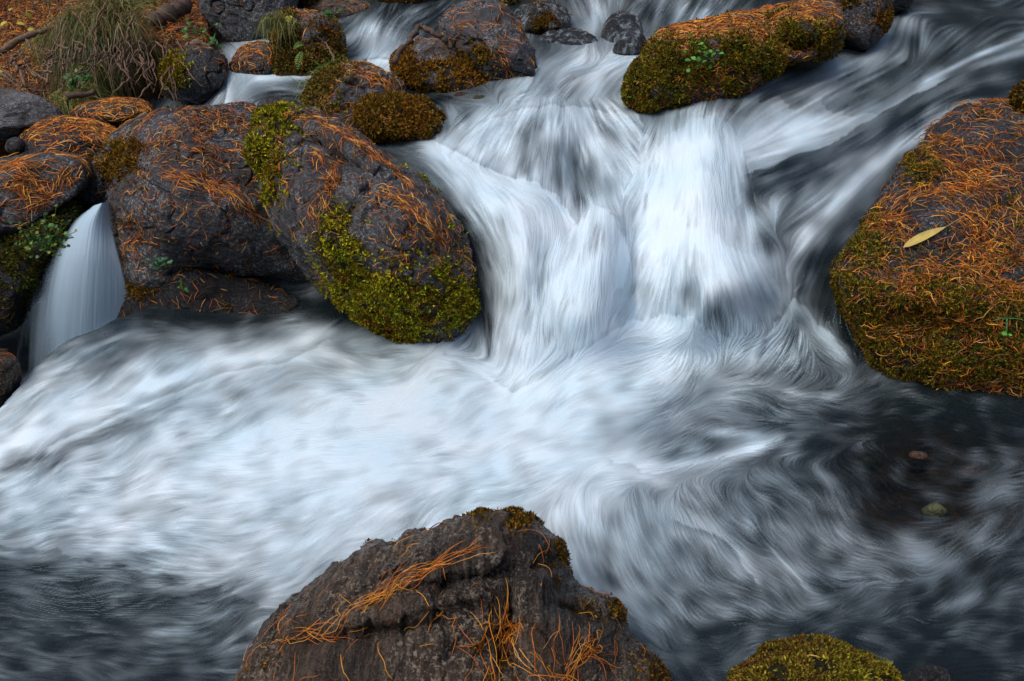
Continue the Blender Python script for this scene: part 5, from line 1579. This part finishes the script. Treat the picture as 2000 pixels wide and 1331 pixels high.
for q_ in range(52):
    x0 = g_.uniform(195, 345)
    y0 = g_.uniform(72, 125) if q_ < 46 else g_.uniform(100, 170)
    Y0_ = 3.90 - (y0 - 72) * .0045
    a_ = g_.uniform(-1.0, 1.0)
    ln_ = g_.uniform(30, 75)
    pix = []
    for t in np.linspace(0, 1, 4):
        pix.append((x0 + a_ * ln_ * t + g_.normal(0, 5), y0 + ln_ * (t ** 1.3), Y0_ - .10 * math.sin(t * 2.4) - .12 * t))
    stick("dry_root", "thin dry root or twig in the tangle under the big tussock", pix, g_.uniform(.002, .0042), .0013, M_BARK if q_ % 3 else M_BARKD, "root", .0015, "roots tangled under the big tussock")
for q_ in range(46):
    x0, y0 = g_.uniform(-20, 200), g_.uniform(95, 185)
    Y0_ = 3.62 - (y0 - 100) * .0022 + .02
    a_ = g_.uniform(0, math.pi)
    ln_ = g_.uniform(20, 50)
    pix = [(x0 + math.cos(a_) * ln_ * t + g_.normal(0, 3), y0 - math.sin(a_) * ln_ * t * .8 + g_.normal(0, 2), Y0_ + .05 * t) for t in np.linspace(0, 1, 4)]
    stick("twig", "short dry twig in the litter at the left of the bank", pix, g_.uniform(.002, .005), .0015, M_BARK if q_ % 2 else M_BARKD, "twig", .001, "twigs scattered on the left bank")


def leaf_mesh(name, c, axis, nrm, L, W, col, parent=None, fold=.15, curl=.15, seg=6, thick=.0004):
    axis = axis / np.linalg.norm(axis)
    nrm = nrm - axis * (nrm @ axis)
    nrm /= np.linalg.norm(nrm)
    sd__ = np.cross(nrm, axis)
    V = []
    for t in np.linspace(0, 1, seg + 1):
        w_ = W * (math.sin(math.pi * t ** .75) ** .8 if 0 < t < 1 else .02)
        mid_ = c + axis * L * t + nrm * (curl * L * (t * (1 - t)) * 1.5)
        V += [mid_ - sd__ * w_ + nrm * fold * w_, mid_, mid_ + sd__ * w_ + nrm * fold * w_]
    F = []
    for k in range(seg):
        a = k * 3
        F += [(a, a + 1, a + 4, a + 3), (a + 1, a + 2, a + 5, a + 4)]
    return np.array(V), np.array(F)


def leafy(name, label, cat, x, y, Y, n, spread, size, cols, seed, group=None, fern=False):
    g = np.random.default_rng(seed)
    c0_ = at(x, y, Y)
    root = empty(name, c0_)
    tag(root, label, cat, group)
    Vs, Fs, Cs, k = [], [], [], 0
    sp_ = []
    for q in range(n):
        c = c0_ + np.array([g.normal(0, spread), -abs(g.normal(0, spread * .4)), g.normal(0, spread * .8)])
        ax = g.normal(0, 1, 3)
        ax[2] = abs(ax[2]) * .5 - .1
        nm = np.array([0, -.6, .8]) + g.normal(0, .35, 3)
        V, F = leaf_mesh("l", c, ax, nm, size * g.uniform(.6, 1.3), size * .42, None)
        Vs.append(V)
        Fs.append(F + k)
        k += len(V)
        Cs.append(np.repeat([np.array(cols[g.integers(len(cols))]) * g.uniform(.6, 1.3)], len(V), 0))
        sp_.append(np.stack([c0_ + (c - c0_) * t - np.array([0, 0, .012 * math.sin(3.14 * t)]) for t in (0, .33, .66, 1)]))
    V, F = tubes(np.array(sp_), np.full(n, .0011), 3)
    mesh_from("stem", V, F, M_GRASS, parent=root, attrs={"col": np.tile(np.array([[.10, .13, .03]]), (len(V), 1))})
    mesh_from("leaves", np.vstack(Vs), np.vstack(Fs), M_LEAF, parent=root, attrs={"col": np.vstack(Cs)})
    return root


GRN = [(.05, .17, .025), (.09, .24, .03), (.03, .10, .02)]
GRY = GRN + GRN + [(.35, .30, .03)]
leafy("leafy_plant", "trailing bright green leafy plant on the moss left of the waterfall", "plant", 98, 452, 2.36, 85, .036, .012, GRY, 1)
leafy("leafy_plant", "small dark leafy plant just below the trailing one by the waterfall", "plant", 106, 478, 2.35, 26, .018, .011, GRY, 2)
leafy("leafy_plant", "leafy sprig at the left end of the trailing plant on the moss", "plant", 62, 474, 2.36, 26, .018, .012, GRY, 20)
leafy("leafy_plant", "blue green leafy sprig growing under the large rounded boulder", "plant", 314, 512, 2.45, 30, .02, .012, [(.08, .22, .10), (.05, .16, .07)], 3)
leafy("leafy_plant", "tiny green sprig on the brown ledge above the pool", "plant", 360, 560, 2.48, 7, .010, .014, GRN, 4)
leafy("leafy_plant", "low green plant on the orange bank beside the grey boulder", "plant", 385, 58, 4.12, 26, .035, .020, GRN, 5)
leafy("leafy_plant", "round leaved green plant lower on the orange bank edge", "plant", 423, 80, 4.0, 9, .014, .022, GRN, 6)
leafy("leafy_plant", "green sprout beside the foot of the big tussock", "plant", 145, 158, 3.48, 16, .02, .02, GRN, 7)
leafy("leafy_plant", "curled fern like sprout right of the tussock foot sprout", "plant", 163, 145, 3.50, 12, .02, .02, GRN, 8)
leafy("leafy_plant", "bright green clover like plant at the left foot of the ridged boulder", "plant", 618, 196, 3.38, 11, .018, .026, [(.10, .42, .06), (.08, .34, .05)], 9)
leafy("leafy_plant", "small green plant on the needles at the foot of the slab, top", "plant", 642, 26, 4.5, 10, .025, .035, GRN, 10)
leafy("leafy_plant", "green patch of tiny leaves on the front of the long mossy boulder", "plant", 1375, 112, 3.03, 26, .035, .016, [(.08, .30, .04), (.12, .38, .06)], 11)
leafy("leafy_plant", "tiny leaves at the lower left corner of the long mossy boulder", "plant", 1230, 182, 3.12, 14, .018, .016, [(.08, .35, .04)], 12)
leafy("leafy_plant", "tiny clover leaf on the moss near the right edge", "plant", 1958, 655, 2.03, 4, .006, .010, [(.12, .42, .05)], 13)


def fern(label, x0, y0, x1, y1, Y, w_, cols, seed):
    g = np.random.default_rng(seed)
    root = empty("fern_frond", at(x0, y0, Y))
    tag(root, label, "fern")
    a, b2 = at(x0, y0, Y), at(x1, y1, Y - .03)
    Vs, Fs, Cs, k = [], [], [], 0
    ax = b2 - a
    L = np.linalg.norm(ax)
    nm = np.array([0, -.85, .5])
    sd__ = np.cross(nm, ax / L)
    for t in np.linspace(.08, .98, 9):
        for sg in (-1, 1):
            c = a + ax * t + nm * .02 * math.sin(3.1 * t)
            V, F = leaf_mesh("l", c, sd__ * sg + ax / L * .6, nm, w_ * .6 * math.sin(math.pi * min(1, t * .85 + .12)) + .002, w_ * .055, None)
            Vs.append(V)
            Fs.append(F + k)
            k += len(V)
            Cs.append(np.repeat([np.array(cols[g.integers(len(cols))]) * g.uniform(.7, 1.2)], len(V), 0))
    V, F = tubes(np.stack([a + ax * t + nm * .02 * math.sin(3.1 * t) for t in np.linspace(0, 1, 6)])[None], np.full(1, .0013), 4)
    mesh_from("stem", V, F, M_GRASS, parent=root, attrs={"col": np.tile(np.array([[.12, .12, .03]]), (len(V), 1))})
    mesh_from("leaves", np.vstack(Vs), np.vstack(Fs), M_LEAF, parent=root, attrs={"col": np.vstack(Cs)})


fern("green fern frond hanging down the front of the split boulder", 590, 100, 582, 135, wY(600, 150) - .06, .030, [(.16, .34, .04), (.2, .38, .05)], 1)
fern("smaller fern frond at the top of the hanging one", 572, 96, 592, 88, wY(600, 150) - .06, .022, [(.16, .34, .04), (.2, .38, .05)], 2)
fern("pale yellow green fern tip at the right end of the moss cap below", 1705, 1278, 1742, 1290, wY(1720, 1310) - .06, .009, [(.32, .38, .08), (.24, .30, .06)], 3)


def single_leaf(label, S, x0, y0, x1, y1, W, col, stalk=None, lift=.012):
    a_i = locate(S, x0, y0)
    b_i = locate(S, x1, y1)
    nm = S.N[a_i] + np.array([0, 0, .3])
    nm /= np.linalg.norm(nm)
    a = S.P[a_i] + nm * lift
    b2 = S.P[b_i] + nm * (lift + .004)
    root = empty("fallen_leaf", a)
    tag(root, label, "leaf")
    ax = b2 - a
    V, F = leaf_mesh("l", a, ax, nm, np.linalg.norm(ax), W, None, fold=.25, curl=.10, seg=12)
    cc = np.tile(np.array([col]), (len(V), 1))
    cc = cc * (.75 + .4 * np.random.default_rng(3).random((len(V), 1)))
    cc[1::3] *= 1.25
    mesh_from("leaf_blade", V, F, M_LEAF, parent=root, attrs={"col": cc})
    if stalk:
        e = S.P[locate(S, *stalk)] + nm * (lift + .012)
        V, F = tubes(np.stack([b2, b2 * .5 + e * .5 + nm * .002, e])[None], np.full(1, .0011), 4)
        mesh_from("stalk", V, F, M_GRASS, parent=root, attrs={"col": np.tile(np.array([[.62, .40, .12]]), (len(V), 1))})


single_leaf("large pale yellow willow leaf lying on the needles of the huge right boulder", RK("huge boulder"), 1760, 489, 1843, 451, .0125, (.66, .50, .13), (1878, 432))
single_leaf("round yellow leaf caught in the grass of the split boulder", RK("split boulder"), 566, 48, 569, 62, .016, (.55, .45, .05), None, .04)
for q_, (x_, y_) in enumerate([(50, 60), (45, 55), (68, 48), (28, 30), (5, 68), (58, 70), (290, 32), (283, 48), (36, 92), (98, 122), (8, 165), (186, 186), (215, 190), (13, 152)]):
    gi = np.argmin((S_GROUND.px - x_) ** 2 + (S_GROUND.py - y_) ** 2 + 1e7 * (stream > .5) + 1e7 * (YG < 1))
    p0 = S_GROUND.P.reshape(-1, 3)[gi] + np.array([0, 0, .03])
    V, F = leaf_mesh("l", p0, g_.normal(0, 1, 3) * np.array([1, 1, .2]), np.array([g_.normal(0, .3), -.5, .8]), .035, .012, None)
    o = mesh_from("fallen_leaf", V, F, M_LEAF, attrs={"col": np.tile(np.array([[.55, .48, .06]]) * g_.uniform(.6, 1.1), (len(V), 1))})
    recenter(o, p0)
    tag(o, "small yellow leaf fallen on the orange needle covered bank", "leaf", "yellow leaves on the bank")
# grass sprig on the right boulder
s_ = RK("huge boulder")
k_ = locate(s_, 1968, 622)
root = empty("grass_sprig", s_.P[k_])
tag(root, "small green grass sprig growing from the moss of the huge right boulder", "grass")
g_ = np.random.default_rng(4)
nb = 9
d0_ = s_.N[k_][None] * .5 + np.stack([g_.normal(0, .8, nb), np.full(nb, -.2), g_.normal(.1, .5, nb)], -1)
d0_ /= np.linalg.norm(d0_, axis=1, keepdims=True)
blades("blades", np.repeat(s_.P[k_][None] + s_.N[k_][None] * .005, nb, 0), d0_, g_.uniform(.03, .07, nb), .0018, [(.12, .34, .10), (.16, .40, .08)], g_, .25, root)

# stones on the bed of the clear right pool and of the small upper pool
for q_, (x_, y_, r_, dz, mt, lb) in enumerate([
        (1825, 1006, 30, .022, 0, "greenish drowned stone glimmering in the dark right pool"),
        (1790, 905, 34, .035, 1, "reddish brown drowned stone above the greenish one in the right pool"),
        (1700, 905, 26, .04, 0, "drowned stone farthest left in the clear part of the right pool"),
        (1900, 930, 36, .045, 1, "broad brown drowned stone right of the reddish one in the right pool"),
        (1960, 1030, 34, .05, 1, "drowned brown stone at the right end of the right pool"),
        (1860, 1080, 26, .05, 0, "drowned stone nearest the viewer in the right pool"),
        (870, 186, 16, .012, 0, "leftmost drowned stone in the small clear upper pool"),
        (905, 190, 18, .012, 1, "brown drowned stone in the middle of the small clear upper pool"),
        (940, 196, 15, .012, 0, "rightmost drowned stone in the small clear upper pool")]):
    g_ = np.random.default_rng(q_ + 5)
    zc = float(at(x_, y_, wY(x_, y_))[2]) - dz
    an_ = np.linspace(0, 2 * math.pi, 9)[:-1]
    poly = [(x_ + r_ * math.cos(a) * g_.uniform(.8, 1.2), y_ + r_ * .62 * math.sin(a) * g_.uniform(.8, 1.2)) for a in an_]
    rock("drowned_stone", lb, 'stone', poly, [M_OLIVE, M_RUST][mt], float(Yz(x_, y_, zc)), .03, .05, lean=0, n=100, m=34, rough=.006, seed=200 + q_)
